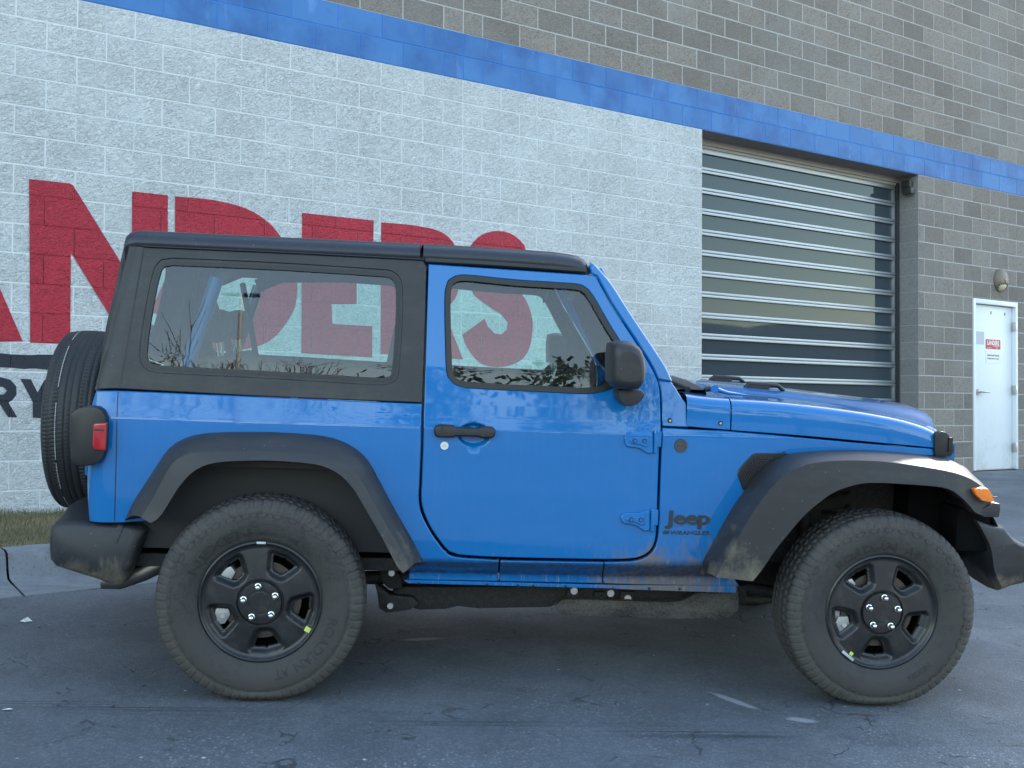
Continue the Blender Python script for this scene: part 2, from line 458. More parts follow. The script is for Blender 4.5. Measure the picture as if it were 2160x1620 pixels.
class MB:
    """collects simple solids into one mesh"""
    def __init__(self): self.v = []; self.f = []
    def add(self, vs, fs):
        b = len(self.v)
        self.v += [tuple(p) for p in vs]
        self.f += [tuple(b+i for i in f) for f in fs]
        return self
    def box(self, x0, x1, y0, y1, z0, z1):
        v = [(x0, y0, z0), (x1, y0, z0), (x1, y1, z0), (x0, y1, z0), (x0, y0, z1), (x1, y0, z1), (x1, y1, z1), (x0, y1, z1)]
        return self.add(v, [(0, 3, 2, 1), (4, 5, 6, 7), (0, 1, 5, 4), (1, 2, 6, 5), (2, 3, 7, 6), (3, 0, 4, 7)])
    def tube(self, path, r, n=10, cap=True):
        P = [Vector(p) for p in path]
        rs = r if isinstance(r, (list, tuple)) else [r]*len(P)
        b = len(self.v)
        up = Vector((0, 0, 1))
        for i, p in enumerate(P):
            d = (P[min(i+1, len(P)-1)]-P[max(i-1, 0)]).normalized()
            u = d.cross(up)
            if u.length < 1e-3: u = d.cross(Vector((0, 1, 0)))
            u.normalize(); w = u.cross(d).normalized()
            for k in range(n):
                a = 2*math.pi*k/n
                self.v.append(tuple(p+(u*math.cos(a)+w*math.sin(a))*rs[i]))
        for i in range(len(P)-1):
            for k in range(n):
                a, c = b+i*n+k, b+i*n+(k+1) % n
                self.f.append((a, a+n, c+n, c))
        if cap:
            self.f.append(tuple(b+k for k in range(n)))
            self.f.append(tuple(b+(len(P)-1)*n+k for k in reversed(range(n))))
        return self
    def prism(self, pts, y0, y1):
        """outline in x,z pushed from y0 to y1"""
        n = len(pts)
        a = sum(pts[i][0]*pts[(i+1) % n][1]-pts[(i+1) % n][0]*pts[i][1] for i in range(n))
        if a < 0: pts = pts[::-1]
        v = [(p[0], y0, p[1]) for p in pts]+[(p[0], y1, p[1]) for p in pts]
        f = [tuple(range(n)), tuple(range(2*n-1, n-1, -1))]
        f += [((i+1) % n, i, n+i, n+(i+1) % n) for i in range(n)]
        return self.add(v, f)
    def disc_y(self, cx, cz, r, y0, y1, n=20, r2=None):
        r2 = r if r2 is None else r2
        v = [(cx+r*math.cos(2*math.pi*k/n), y1, cz+r*math.sin(2*math.pi*k/n)) for k in range(n)]
        v += [(cx+r2*math.cos(2*math.pi*k/n), y0, cz+r2*math.sin(2*math.pi*k/n)) for k in range(n)]
        f = [tuple(range(n-1, -1, -1)), tuple(range(n, 2*n))]
        f += [(k, (k+1) % n, n+(k+1) % n, n+k) for k in range(n)]
        return self.add(v, f)
    def build(self, name, mat, parent=None, smooth=40, bevel=0.0):
        me = bpy.data.meshes.new(name)
        me.from_pydata(self.v, [], self.f)
        bm = bmesh.new(); bm.from_mesh(me)
        bmesh.ops.recalc_face_normals(bm, faces=bm.faces)
        if bevel > 0:
            ed = [e for e in bm.edges if len(e.link_faces) == 2 and e.calc_face_angle(0) > .5]
            bmesh.ops.bevel(bm, geom=ed, offset=bevel, segments=2, affect='EDGES', profile=.6, clamp_overlap=True)
        bm.to_mesh(me); bm.free()
        if smooth:
            me.polygons.foreach_set('use_smooth', [True]*len(me.polygons))
            me.set_sharp_from_angle(angle=R(smooth))
        return link(name, me, mat, parent)

def loft(name, rows, mat, parent, closed=False, smooth=50, flip=False, thick=0.0):
    n = len(rows[0])
    v = [tuple(p) for r in rows for p in r]
    f = []
    for i in range(len(rows)-1):
        for k in range(n if closed else n-1):
            a, b = i*n+k, i*n+(k+1) % n
            q = (a, b, b+n, a+n)
            f.append(q[::-1] if flip else q)
    me = bpy.data.meshes.new(name)
    me.from_pydata(v, [], f)
    me.polygons.foreach_set('use_smooth', [True]*len(me.polygons))
    me.set_sharp_from_angle(angle=R(smooth))
    o = link(name, me, mat, parent)
    if thick:
        s = o.modifiers.new('s', 'SOLIDIFY'); s.thickness = thick; s.offset = -1
    return o

def spline(pts, closed=True, step=.02):
    """smooth the outline between its corner points (third value set)"""
    P = [Vector((p[0], p[1])) for p in pts]
    C = [len(p) > 2 for p in pts]
    n = len(P)
    out = []
    rng = range(n) if closed else range(n-1)
    for i in rng:
        p1, p2 = P[i], P[(i+1) % n]
        if not closed: p0 = P[max(i-1, 0)]; p3 = P[min(i+2, n-1)]
        else: p0, p3 = P[i-1], P[(i+2) % n]
        if C[i]: p0 = p1*2-p2 if not closed or True else p0
        if C[(i+1) % n]: p3 = p2*2-p1
        L = (p2-p1).length
        k = max(1, int(L/step))
        t1 = (p2-p0)*.5; t2 = (p3-p1)*.5
        m = max(L, 1e-6)
        if t1.length > m: t1 *= m/t1.length
        if t2.length > m: t2 *= m/t2.length
        for j in range(k):
            t = j/k; t_2 = t*t; t_3 = t_2*t
            q = p1*(2*t_3-3*t_2+1)+t1*(t_3-2*t_2+t)+p2*(-2*t_3+3*t_2)+t2*(t_3-t_2)
            out.append((q.x, q.y))
    if not closed: out.append(tuple(P[-1]))
    return out

def area2(p):
    return sum(p[i][0]*p[(i+1) % len(p)][1]-p[(i+1) % len(p)][0]*p[i][1] for i in range(len(p)))

def inset(p, d):
    """move a closed outline inwards by d"""
    if area2(p) < 0: p = p[::-1]
    n = len(p); out = []
    for i in range(n):
        a, b, c = Vector(p[i-1]), Vector(p[i]), Vector(p[(i+1) % n])
        e1 = (b-a).normalized() if (b-a).length > 1e-9 else (c-b).normalized()
        e2 = (c-b).normalized() if (c-b).length > 1e-9 else e1
        n1 = Vector((-e1.y, e1.x)); n2 = Vector((-e2.y, e2.x))
        m = (n1+n2)
        if m.length < 1e-6: m = n1
        m.normalize()
        k = max(.45, m.dot(n1))
        q = b+m*(d/k)
        out.append((q.x, q.y))
    return out

def ys(x, z):
    """half width of the car body at station x and height z"""
    T = ((.36,.716),(.44,.722),(.472,.723),(.50,.754),(.536,.797),(.62,.803),(.80,.808),(.98,.808),(1.06,.806),(1.078,.802),(1.10,.797),(1.157,.786),(1.30,.760),(1.80,.655),(1.95,.62))
    if z <= T[0][0]: b = T[0][1]
    elif z >= T[-1][0]: b = T[-1][1]
    else:
        for (z0, b0), (z1, b1) in zip(T, T[1:]):
            if z <= z1:
                b = b0 + (b1-b0)*(z-z0)/(z1-z0); break
    t = max(0.0, (x-1.40)/1.45)
    b -= .17*t**1.25
    xr = -.60 + max(0.0, z-1.157)*.17
    if x < xr:
        d = min(xr-x, .085); b -= .09 - (.0081-d*d)**.5
    return b


def ynormal(fn, x, z, off=0):
    e = .004
    dx = (fn(x+e, z)-fn(x-e, z))/(2*e); dz = (fn(x, z+e)-fn(x, z-e))/(2*e)
    return Vector((-dx, -1, -dz)).normalized()

def panel(name, outline, mat, parent, holes=(), thick=.02, cham=.004, out=0.0, side=-1, fn=None, step=.08, pre=False, dents=()):
    """sheet cut to an outline in x,z that follows the body side; side -1 is the near side"""
    fn = fn or ys
    def F(x, z):
        y = fn(x, z)+out
        for (cx, cz, rx, rz, d) in dents:
            q = ((x-cx)/rx)**2+((z-cz)/rz)**2
            if q < 1: y -= d*min(1, (1-q)*2.4)
        return y
    o2 = outline if pre else spline(outline)
    if area2(o2) < 0: o2 = o2[::-1]
    hs = []
    for h in holes:
        h = list(h)
        if area2(h) < 0: h = h[::-1]
        hs.append(h)
    rings = [inset(o2, cham)]+[inset(h, -cham) for h in hs]
    bm = bmesh.new()
    for r in rings:
        vs = [bm.verts.new((x, 0, z)) for x, z in r]
        for i in range(len(vs)): bm.edges.new((vs[i-1], vs[i]))
    bmesh.ops.triangle_fill(bm, edges=bm.edges[:], use_beauty=True)
    xs = [p[0] for p in o2]; zs = [p[1] for p in o2]
    cuts = []
    st = step
    k = math.ceil(min(xs)/st)
    while k*st < max(xs): cuts.append(((k*st, 0, 0), (1, 0, 0))); k += 1
    st = step*.5
    k = math.ceil(min(zs)/st)
    while k*st < max(zs): cuts.append(((0, 0, k*st), (0, 0, 1))); k += 1
    for (cx, cz, rx, rz, d_) in dents:
        for k in range(-7, 8):
            cuts.append(((cx+rx*k/7, 0, 0), (1, 0, 0))); cuts.append(((0, 0, cz+rz*k/7), (0, 0, 1)))
    for zz in (1.06, 1.078, 1.10, 1.157, .536, .50, .472):
        if min(zs) < zz < max(zs): cuts.append(((0, 0, zz), (0, 0, 1)))
    for co, no in cuts:
        bmesh.ops.bisect_plane(bm, geom=bm.verts[:]+bm.edges[:]+bm.faces[:], plane_co=co, plane_no=no, dist=1e-5)
    bmesh.ops.triangulate(bm, faces=[f for f in bm.faces if len(f.verts) > 4])
    V = []; N = []; Fc = []
    idx = {}
    for v in bm.verts:
        idx[v] = len(V)
        x, z = v.co.x, v.co.z
        V.append((x, -F(x, z), z)); N.append(ynormal(F, x, z))
    for f in bm.faces:
        q = [idx[v] for v in f.verts]
        a = sum(f.verts[i].co.x*f.verts[(i+1) % len(q)].co.z-f.verts[(i+1) % len(q)].co.x*f.verts[i].co.z for i in range(len(q)))
        Fc.append(q if a > 0 else q[::-1])
    bm.free()
    # chamfer and returned edge
    for ri, (inner, outer) in enumerate(zip(rings, [o2]+hs)):
        n = len(inner)
        sgn = 1 if ri == 0 else -1
        b = len(V)
        outward = []
        for i in range(n):
            d = Vector(outer[(i+1) % n])-Vector(outer[i-1])
            d.normalize()
            outward.append(Vector((d.y, 0, -d.x))*sgn)
        for i in range(n):
            x, z = inner[i]; nn = ynormal(F, x, z)
            V.append((x, -F(x, z), z)); N.append((nn*.8+outward[i]*.4).normalized())
        for i in range(n):
            x, z = outer[i]; nn = ynormal(F, x, z)
            V.append((x, -F(x, z)+cham, z)); N.append((nn*.5+outward[i]).normalized())
        for i in range(n):
            x, z = outer[i]
            V.append((x, -F(x, z)+cham, z)); N.append(outward[i])
        for i in range(n):
            x, z = outer[i]
            V.append((x, -F(x, z)+thick, z)); N.append(outward[i])
        for i in range(n):
            j = (i+1) % n
            for (p, q) in ((b, b+n), (b+2*n, b+3*n)):
                quad = (p+i, q+i, q+j, p+j)
                Fc.append(quad if sgn > 0 else quad[::-1])
    if side > 0:
        V = [(x, -y, z) for x, y, z in V]; N = [Vector((a.x, -a.y, a.z)) for a in N]; Fc = [tuple(reversed(f)) for f in Fc]
    me = bpy.data.meshes.new(name)
    me.from_pydata(V, [], Fc)
    me.polygons.foreach_set('use_smooth', [True]*len(me.polygons))
    me.normals_split_custom_set_from_vertices([tuple(n) for n in N])
    return link(name, me, mat, parent)

def ring_band(name, outer, inner, mat, parent, d0, d1, side=-1, fn=None):
    """a frame between two outlines with the same point count, standing from depth d1 (inside) to d0 (outside)"""
    fn = fn or ys
    if area2(outer) < 0: outer = outer[::-1]
    if area2(inner) < 0: inner = inner[::-1]
    n = len(outer)
    def P(p, d): return (p[0], side*(fn(p[0], p[1])+d), p[1])
    rows = [[P(p, d1) for p in outer], [P(p, d0) for p in outer], [P(p, d0) for p in inner], [P(p, d1) for p in inner]]
    return loft(name, [list(c) for c in zip(*rows)]+[[r[0] for r in rows]], mat, parent, flip=(side > 0), smooth=35)

def text_mesh(body, size, bold=0.0, shear=0.0, space=1.0, width=None):
    cu = bpy.data.curves.new('t', 'FONT')
    cu.body = body; cu.size = size; cu.offset = bold; cu.shear = shear; cu.space_character = space
    cu.extrude = 0; cu.resolution_u = 3
    o = bpy.data.objects.new('t', cu); COL.objects.link(o)
    dg = bpy.context.evaluated_depsgraph_get(); dg.update()
    me = bpy.data.meshes.new_from_object(o.evaluated_get(dg))
    bpy.data.objects.remove(o); bpy.data.curves.remove(cu)
    vs = [v.co.copy() for v in me.vertices]; fs = [tuple(p.vertices) for p in me.polygons]
    bpy.data.meshes.remove(me)
    if vs:
        x0 = min(v.x for v in vs); x1 = max(v.x for v in vs)
        k = (width/(x1-x0)) if width else 1.0
        for v in vs: v.x = (v.x-x0)*k
    return vs, fs

def solid_text(name, vs, fs, mat, parent, place, depth):
    """turn flat lettering into thin raised solids; place(x, y, d) gives the position at height d over the surface"""
    bm = bmesh.new()
    bv = [bm.verts.new(v) for v in vs]
    for f in fs:
        try: bm.faces.new([bv[i] for i in f])
        except ValueError: pass
    bmesh.ops.remove_doubles(bm, verts=bm.verts[:], dist=1e-5)
    bm.verts.index_update()
    V = []; F_ = []
    n = len(bm.verts)
    for v in bm.verts: V.append(place(v.co.x, v.co.y, depth))
    for v in bm.verts: V.append(place(v.co.x, v.co.y, 0))
    for f in bm.faces: F_.append([v.index for v in f.verts])
    for e in bm.edges:
        if len(e.link_faces) == 1:
            a, b = e.verts[0].index, e.verts[1].index
            F_.append((a, b, n+b, n+a))
    bm.free()
    me = bpy.data.meshes.new(name); me.from_pydata(V, [], F_)
    bm = bmesh.new(); bm.from_mesh(me); bmesh.ops.recalc_face_normals(bm, faces=bm.faces); bm.to_mesh(me); bm.free()
    return link(name, me, mat, parent)

# ================================================================== SETTING
B_ORG = Vector([0.5354, 9.8262, 0.0002]); B_ANG = R(29.8859)
B_ROT = Matrix.Rotation(B_ANG, 4, 'Z')
def BW(x, y, z):
    return B_ROT @ Vector((x, y, z)) + B_ORG
B_INV = B_ROT.inverted()
CAR_ORG = Vector([-0.5284, 5.3217, -0.309])
_ax = [[0.99962, 0.0, -0.027573], [0.002258, 0.99664, 0.081876], [0.02748, -0.081908, 0.996261]]
CAR_M = Matrix((_ax[0], _ax[1], _ax[2])).transposed().to_4x4()
CAR_M.translation = CAR_ORG
EZ = Vector(_ax[2])

def soft(v, lim):
    return v if abs(v) < lim else math.copysign(lim+6*(1-math.exp(-(abs(v)-lim)/6)), v)
def gz(x, y):
    """height of the yard: falls away from the building"""
    xe = soft(x-1, 9)+1
    ye = y if y > 0 else -4*(1-math.exp(y/4))
    z = CAR_ORG.z-(EZ.x*(xe-CAR_ORG.x)+EZ.y*(ye-CAR_ORG.y))/EZ.z
    k = .10
    h = max(k-abs(z-(-.012)), 0)/k
    z = min(z, -.012)-h*h*k*.25
    q = B_INV @ (Vector((x, y, 0))-Vector((B_ORG.x, B_ORG.y, 0)))
    d = -q.y
    if d < 1.80:
        e = min(1, max(0, (2.5-q.x)/.4))
        z -= min(.30, (1.80-d)*.6)*e
    return z

def axis_pts(lo, hi, near_lo, near_hi, st):
    a = []
    v = near_lo
    while v <= near_hi+1e-6: a.append(v); v += st
    s = st; v = near_hi
    while v < hi: s *= 1.35; v += s; a.append(min(v, hi))
    s = st; v = near_lo
    pre = []
    while v > lo: s *= 1.35; v -= s; pre.append(max(v, lo))
    return pre[::-1]+a
gx = axis_pts(-420, 420, -6, 12, .2); gy = axis_pts(-420, 420, 0, 16, .2)
gv = [(x, y, gz(x, y)) for y in gy for x in gx]
nx = len(gx)
gf = [(j*nx+i, j*nx+i+1, (j+1)*nx+i+1, (j+1)*nx+i) for j in range(len(gy)-1) for i in range(nx-1)]
gm = bpy.data.meshes.new('asphalt_ground'); gm.from_pydata(gv, [], gf)
gm.polygons.foreach_set('use_smooth', [True]*len(gm.polygons))
ground = link('asphalt_ground', gm, M['asphalt']); ground['kind'] = 'structure'

# ---- kerb, gutter pan and turf strip along the left part of the wall
def strip(name, x0, x1, prof, mat, n=24, kind='structure', parent=None):
    """prof: list of (distance to wall, height or None=yard + offset)"""
    rows = []
    for i in range(n+1):
        xb = x0+(x1-x0)*i/n
        r = []
        for d, off, base in prof:
            w = BW(xb, -d, 0)
            g = BW(xb, -1.84, 0)
            if base == 'yard': z = gz(w.x, w.y)+off
            elif base == 'gutter': z = gz(g.x, g.y)+off
            else: z = off
            r.append((w.x, w.y, z))
        rows.append(r)
    o = loft(name, rows, mat, parent, smooth=35, flip=True)
    if kind: o['kind'] = kind
    return o
JX = -4.02*.4064*0-4.0225
kerb_prof = [(2.16, -.02, 'yard'), (2.155, .006, 'yard'), (1.86, .010, 'yard'), (1.80, .018, 'gutter'), (1.775, .055, 'gutter'), (1.755, .125, 'gutter'), (1.735, .150, 'gutter'), (1.70, .160, 'gutter'), (1.58, .165, 'gutter'), (1.575, .02, 'gutter')]
strip('kerb', -10.5, JX-.006, kerb_prof, M['concrete'])
strip('kerb', JX+.006, -.9, kerb_prof, M['concrete'])
strip('kerb', -.888, 2.2, kerb_prof, M['concrete'])
turf_prof = [(1.585, .155, 'gutter'), (1.2, -.035, 'abs'), (.6, -.012, 'abs'), (.0, .004, 'abs'), (-.05, -.1, 'abs')]
strip('turf', -10.5, 2.2, turf_prof, M['soil'])
def turf_z(xb, d):
    g = BW(xb, -1.84, 0); a = gz(g.x, g.y)+.155
    if d > 1.2: return -.035+(a+.035)*(d-1.2)/.385
    if d > .6: return -.012+(-.035+.012)*(d-.6)/.6
    return .004+(-.012-.004)*d/.6
gr = MB()
for i in range(52000):
    xb = random.uniform(-6.4, -2.3) if i < 44000 else random.uniform(-10, 2.2)
    d = random.uniform(.0, 1.60)
    w = BW(xb, -d, 0); z = turf_z(xb, d)
    h = random.uniform(.012, .034)*(1.35 if noise.noise(Vector((xb*2.2, d*2.2, 0))) > .1 else 1)
    if d < .10: h *= 1.7
    a = random.uniform(0, 6.283); wd = random.uniform(.0016, .0032)
    lx, ly = random.uniform(-.022, .022), random.uniform(-.022, .022)
    ca, sa = math.cos(a)*wd, math.sin(a)*wd
    b = len(gr.v)
    gr.v += [(w.x-ca, w.y-sa, z-.004), (w.x+ca, w.y+sa, z-.004), (w.x+lx, w.y+ly, z+h)]
    gr.f.append((b, b+1, b+2))
g_o = gr.build('grass', M['grass'], smooth=0); g_o['kind'] = 'stuff'
g_o['label'] = 'strip of short dry winter grass between the kerb and the white wall'

for (lx, ly, sx, hz, lab) in ((-1.721, 5.492, .030, .022, 'small crumpled white scrap on the asphalt below the kerb joint'), (-1.415, 4.317, .022, .006, 'flat white scrap on the asphalt near the left edge of the photo')):
    lm = MB(); rl_ = random.Random(int(lx*1000))
    n = 9
    v = [(sx*math.cos(6.283*k/n)*rl_.uniform(.6, 1.1), sx*.7*math.sin(6.283*k/n)*rl_.uniform(.6, 1.1), rl_.uniform(0, .004)) for k in range(n)]+[(.2*sx, .1*sx, hz), (-.3*sx, 0, hz*.6)]
    lm.add(v, [(k, (k+1) % n, n if k < 5 else n+1) for k in range(n)]+[(5, n, n+1), (0, n+1, n)])
    lo = lm.build('paper_scrap', plain('white paper', (.62, .62, .60), .8), None, smooth=0)
    lo.location = (lx, ly, gz(lx, ly)+.001); lo['label'] = lab; lo['category'] = 'scrap'

# ------------------------------------------------------------------ building
BH = 8.80                                   # roof height over the yard at the wall
bld = empty('commercial_building', 'grey block building with white and blue painted courses, glazed garage door and white steel door', 'building', B_ORG, (0, 0, B_ANG))
UB, UH, Z0 = .4064, .2032, 3.622
XW, XR, XD0, XD1 = 2.926, 6.588, 7.722, 8.738   # white wall end, grey wall start, steel door opening
def wall(label, mat, boxes):
    m = MB()
    for b in boxes: m.box(*b)
    o = m.build('wall', mat, bld, smooth=0); o['label'] = label
    return o
JD = .0028
w_white = wall('white painted wall', M['white_mortar'], [(-14, XW-.004, JD, .30, -.6, Z0-.002)])
w_blue = wall('blue painted band', M['blue_mortar'], [(-14, 24, JD, .30, Z0, Z0+2*UH)])
w_grey = wall('bare grey upper wall', M['grey_mortar'], [(-14, 24, JD, .30, Z0+2*UH+.001, BH)])
w_low = wall('bare grey wall by the steel door', M['grey_mortar'], [(XR+.004, XD0, JD, .30, -.6, 7*-UH+Z0), (XD1, 24, JD, .30, -.6, 7*-UH+Z0), (XR+.004, 24, JD, .30, 7*-UH+Z0+.0005, Z0-.002)])
rf = MB().box(-14, 24, .30, 12, BH-.35, BH-.2).box(-14, 24, -.04, .34, BH, BH+.08).box(-14, -13.7, .3, 12, -.6, BH-.36).box(23.7, 24, .3, 12, -.6, BH-.36).box(-13.7, 23.7, 11.7, 12, -.6, BH-.36)
rf.build('roof', M['roofing'], bld, smooth=0)

def block_mesh(w, c=.006, dep=.05, h=UH-.009):
    x0, x1, z0, z1 = -w/2, w/2, -h/2, h/2
    v = [(x0, dep, z0), (x1, dep, z0), (x1, dep, z1), (x0, dep, z1), (x0, c, z0), (x1, c, z0), (x1, c, z1), (x0, c, z1),
         (x0+c, 0, z0+c), (x1-c, 0, z0+c), (x1-c, 0, z1-c), (x0+c, 0, z1-c)]
    f = [(8, 9, 10, 11)]
    for a, b in ((4, 5), (5, 6), (6, 7), (7, 4)):
        f.append((a, b, b+4, a+4)); f.append((a-4, b-4, b, a))
    return v, f
_bm = {}
def block_data(kind, w):
    k = (kind, round(w, 3))
    if k not in _bm:
        me = bpy.data.meshes.new(kind); v, f = block_mesh(w-.009, .0025 if kind != 'grey_block' else .004)
        me.from_pydata(v, [], f); me.materials.append(M[kind]); _bm[k] = me
    return _bm[k]
def cells(k, x0, x1, merge_end=False, cut0=False):
    """head joints of course k between x0 and x1"""
    js = []
    u = math.floor(x0/UB)-1
    while u*UB < x1+1:
        js.append((u if k % 2 == 0 else u+.5)*UB); u += 1
    js.append(0.0)
    js = sorted(set(round(j, 5) for j in js if x0+.02 < j < x1-.02))
    if merge_end and js and x1-js[-1] < .15: js.pop()
    e = [x0]+js+[x1]
    return list(zip(e, e[1:]))
todo = {'white_block': [], 'blue_block': [], 'grey_block': []}
for k in range(0, 18):
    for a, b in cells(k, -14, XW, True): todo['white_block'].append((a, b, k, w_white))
for k in (-1, -2):
    for a, b in cells(k, -14, 24): todo['blue_block'].append((a, b, k, w_blue))
for k in range(-3, -28, -1):
    if Z0-k*UH > BH: break
    for a, b in cells(k, -14, 24): todo['grey_block'].append((a, b, k, w_grey))
for k in range(0, 18):
    segs = [(XR, 24)] if k < 7 else [(XR, XD0), (XD1, 24)]
    for s in segs:
        for a, b in cells(k, *s): todo['grey_block'].append((a, b, k, w_low))
FPX = cam.data.lens/36*2160
_ci = cam.matrix_world.inverted()
def to_px(p):
    q = _ci @ p
    if q.z > -.1: return None
    return (1080-FPX*q.x/q.z, 810+FPX*q.y/q.z)
def hidden(px, py):
    """behind the solid parts of the parked car"""
    if 230 < px < 1400 and py > 840: return True
    if 90 < px <= 230 and py > 720 and px > 120: return True
    if 1400 <= px < 1530 and py > 830: return True
    if 1530 <= px < 1950 and py > 880: return True
    if 850 < px < 935 and 530 < py: return True
    return False
for kind, lst in todo.items():
    vis = []; rest = []
    for it in lst:
        a, b, k, par = it
        zc = Z0-(k+.5)*UH
        pts = [to_px(BW(x, 0, z)) for x in (a, b) for z in (zc-.1, zc+.1)]
        c = to_px(BW((a+b)/2, 0, zc))
        ok = c and all(pts) and any(0 < p[0] < 2160 and 0 < p[1] < 1620 for p in pts)
        if ok and -10 < c[0] < 2170 and -10 < c[1] < 1630 and not hidden(*c):
            ar = (pts[2][0]-pts[0][0])*abs(pts[1][1]-pts[0][1])
            vis.append((ar, it))
        else: rest.append(it)
    vis.sort(key=lambda t: -t[0])
    rest += [it for _, it in vis[300:]]
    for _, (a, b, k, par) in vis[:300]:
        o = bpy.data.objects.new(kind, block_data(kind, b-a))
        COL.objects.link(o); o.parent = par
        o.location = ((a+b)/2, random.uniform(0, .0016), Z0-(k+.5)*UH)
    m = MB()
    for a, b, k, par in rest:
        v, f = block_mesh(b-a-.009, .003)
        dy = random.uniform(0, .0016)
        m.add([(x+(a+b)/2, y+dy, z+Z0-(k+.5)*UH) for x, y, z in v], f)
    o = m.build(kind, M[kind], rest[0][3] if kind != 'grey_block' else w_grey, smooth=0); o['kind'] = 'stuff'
# jamb blocks of the garage opening (returned ends, smooth faced)
jme = bpy.data.meshes.new('jamb_block')
v, f = [], []
jb = MB().box(-.03, .0, .0, .292, -UH/2+.004, UH/2-.004); jme.from_pydata(jb.v, [], jb.f); jme.materials.append(M['smooth_block'])
for k in range(18):
    o = bpy.data.objects.new('jamb_block', jme); COL.objects.link(o); o.parent = w_low
    o.location = (XR+.0305, .0065, Z0-(k+.5)*UH)
MB().box(XR+.0035, XR+.05, .05, .2985, -.5, Z0-.003).build('jamb_joint', M['grey_mortar'], w_low, smooth=0)
MB().box(XW-.2, XR+.2, .0045, .2985, Z0-.0015, Z0+.1).build('lintel', M['soffit'], bld, smooth=0)

# painted lettering: follows every block face and every joint
def paint_on_blocks(name, outline, holes, mat, label, krange):
    bm = bmesh.new()
    for r in [outline]+list(holes):
        vs = [bm.verts.new((x, 0, z)) for x, z in r]
        for i in range(len(vs)): bm.edges.new((vs[i-1], vs[i]))
    bmesh.ops.triangle_fill(bm, edges=bm.edges[:], use_beauty=True)
    G = .0045
    for k in range(krange[0], krange[1]+2):
        z = Z0-k*UH
        for s in (-G, G):
            bmesh.ops.bisect_plane(bm, geom=bm.verts[:]+bm.edges[:]+bm.faces[:], plane_co=(0, 0, z+s), plane_no=(0, 0, 1), dist=1e-5)
    for k in range(krange[0], krange[1]+1):
        xs = [v.co.x for v in bm.verts]
        for a, b in cells(k, -14, XW, True):
            if not (min(xs) < a < max(xs)): continue
            for s in (-G, G):
                fs = [f for f in bm.faces if abs(f.calc_center_median().z-(Z0-(k+.5)*UH)) < UH/2-G+1e-4]
                gset = set(fs)
                for f in fs:
                    gset.update(f.verts); gset.update(f.edges)
                bmesh.ops.bisect_plane(bm, geom=list(gset), plane_co=(a+s, 0, 0), plane_no=(1, 0, 0), dist=1e-5)
    V, F_ = [], []
    for f in bm.faces:
        c = f.calc_center_median()
        k = math.floor((Z0-c.z)/UH)
        zj = min(abs(c.z-(Z0-k*UH)), abs(c.z-(Z0-(k+1)*UH)))
        xj = min(min(abs(c.x-a), abs(c.x-b)) for a, b in cells(k, -14, XW, True))
        y = JD-.0012 if (zj < G or xj < G) else -.0022
        b = len(V)
        vs = [v.co for v in f.verts]
        ar = sum(vs[i].x*vs[(i+1) % len(vs)].z-vs[(i+1) % len(vs)].x*vs[i].z for i in range(len(vs)))
        if ar < 0: vs = vs[::-1]
        V += [(p.x, y, p.z) for p in vs]
        F_.append(tuple(range(b, b+len(vs))))
    bm.free()
    me = bpy.data.meshes.new(name); me.from_pydata(V, [], F_)
    o = link(name, me, mat, w_white)
    o['label'] = label
    return o
red = M['red_paint']
paint_on_blocks('painted_letter', [(-3.7324,1.5393),(-3.5822,1.1879),(-3.8890,1.1693),(-3.9225,1.2695),(-4.4745,1.2434),(-4.5126,1.1447),(-4.8088,1.1330),(-4.3844,2.3064),(-4.0593,2.3083)], [[(-3.9802,1.4500),(-4.2149,2.0014),(-4.4106,1.4235)]], red, 'red painted letter A at the left edge', (5, 12))
paint_on_blocks('painted_letter', [(-3.5582,2.3081),(-3.2931,2.3115),(-3.2654,2.2998),(-2.9463,1.8108),(-2.8476,1.6641),(-2.8545,2.3059),(-2.5924,2.3071),(-2.5814,1.1824),(-2.8683,1.1822),(-3.0235,1.4307),(-3.2744,1.8248),(-3.2697,1.1804),(-3.5346,1.1807)], [], red, 'red painted letter N', (5, 13))
paint_on_blocks('painted_letter', spline([(-2.5392,2.3062,1),(-2.2448,2.3112),(-1.9800,2.2752),(-1.8041,2.1905),(-1.6959,2.0821),(-1.6141,1.9398),(-1.5640,1.7937),(-1.5506,1.6820),(-1.5692,1.5381),(-1.6521,1.3917),(-1.7855,1.2597),(-1.9672,1.1940),(-2.1564,1.1728),(-2.5246,1.1740,1)], True, .05), [spline([(-2.2746,2.0278,1),(-2.0534,2.0121),(-1.9177,1.8960),(-1.8649,1.6978),(-1.9020,1.5447),(-2.0277,1.4608),(-2.2675,1.4550,1)], True, .05)], red, 'red painted letter D', (5, 13))
paint_on_blocks('painted_letter', [(-1.5166,2.2915),(-0.8740,2.2968),(-0.8760,2.0490),(-1.2564,2.0389),(-1.2545,1.8627),(-1.0277,1.8646),(-1.0249,1.5943),(-1.2516,1.5809),(-1.2427,1.4229),(-0.8787,1.4212),(-0.8761,1.1629),(-1.5100,1.1767)], [], red, 'red painted letter E', (5, 13))
paint_on_blocks('painted_letter', spline([(-0.8027,2.2883,1),(-0.5021,2.2947),(-0.2427,2.2716),(-0.0972,2.1909),(-0.0323,2.0314),(-0.0306,1.8249),(-0.0687,1.6986),(-0.1888,1.5890,1),(0.0190,1.1747,1),(-0.3283,1.1843,1),(-0.4717,1.5049,1),(-0.5319,1.5058,1),(-0.5336,1.1897,1),(-0.7966,1.1969,1)], True, .05), [spline([(-0.5413,2.0299,1),(-0.4063,2.0211),(-0.3256,1.9465),(-0.3341,1.8444),(-0.4135,1.7741),(-0.5389,1.7656,1)], True, .05)], red, 'red painted letter R', (5, 13))
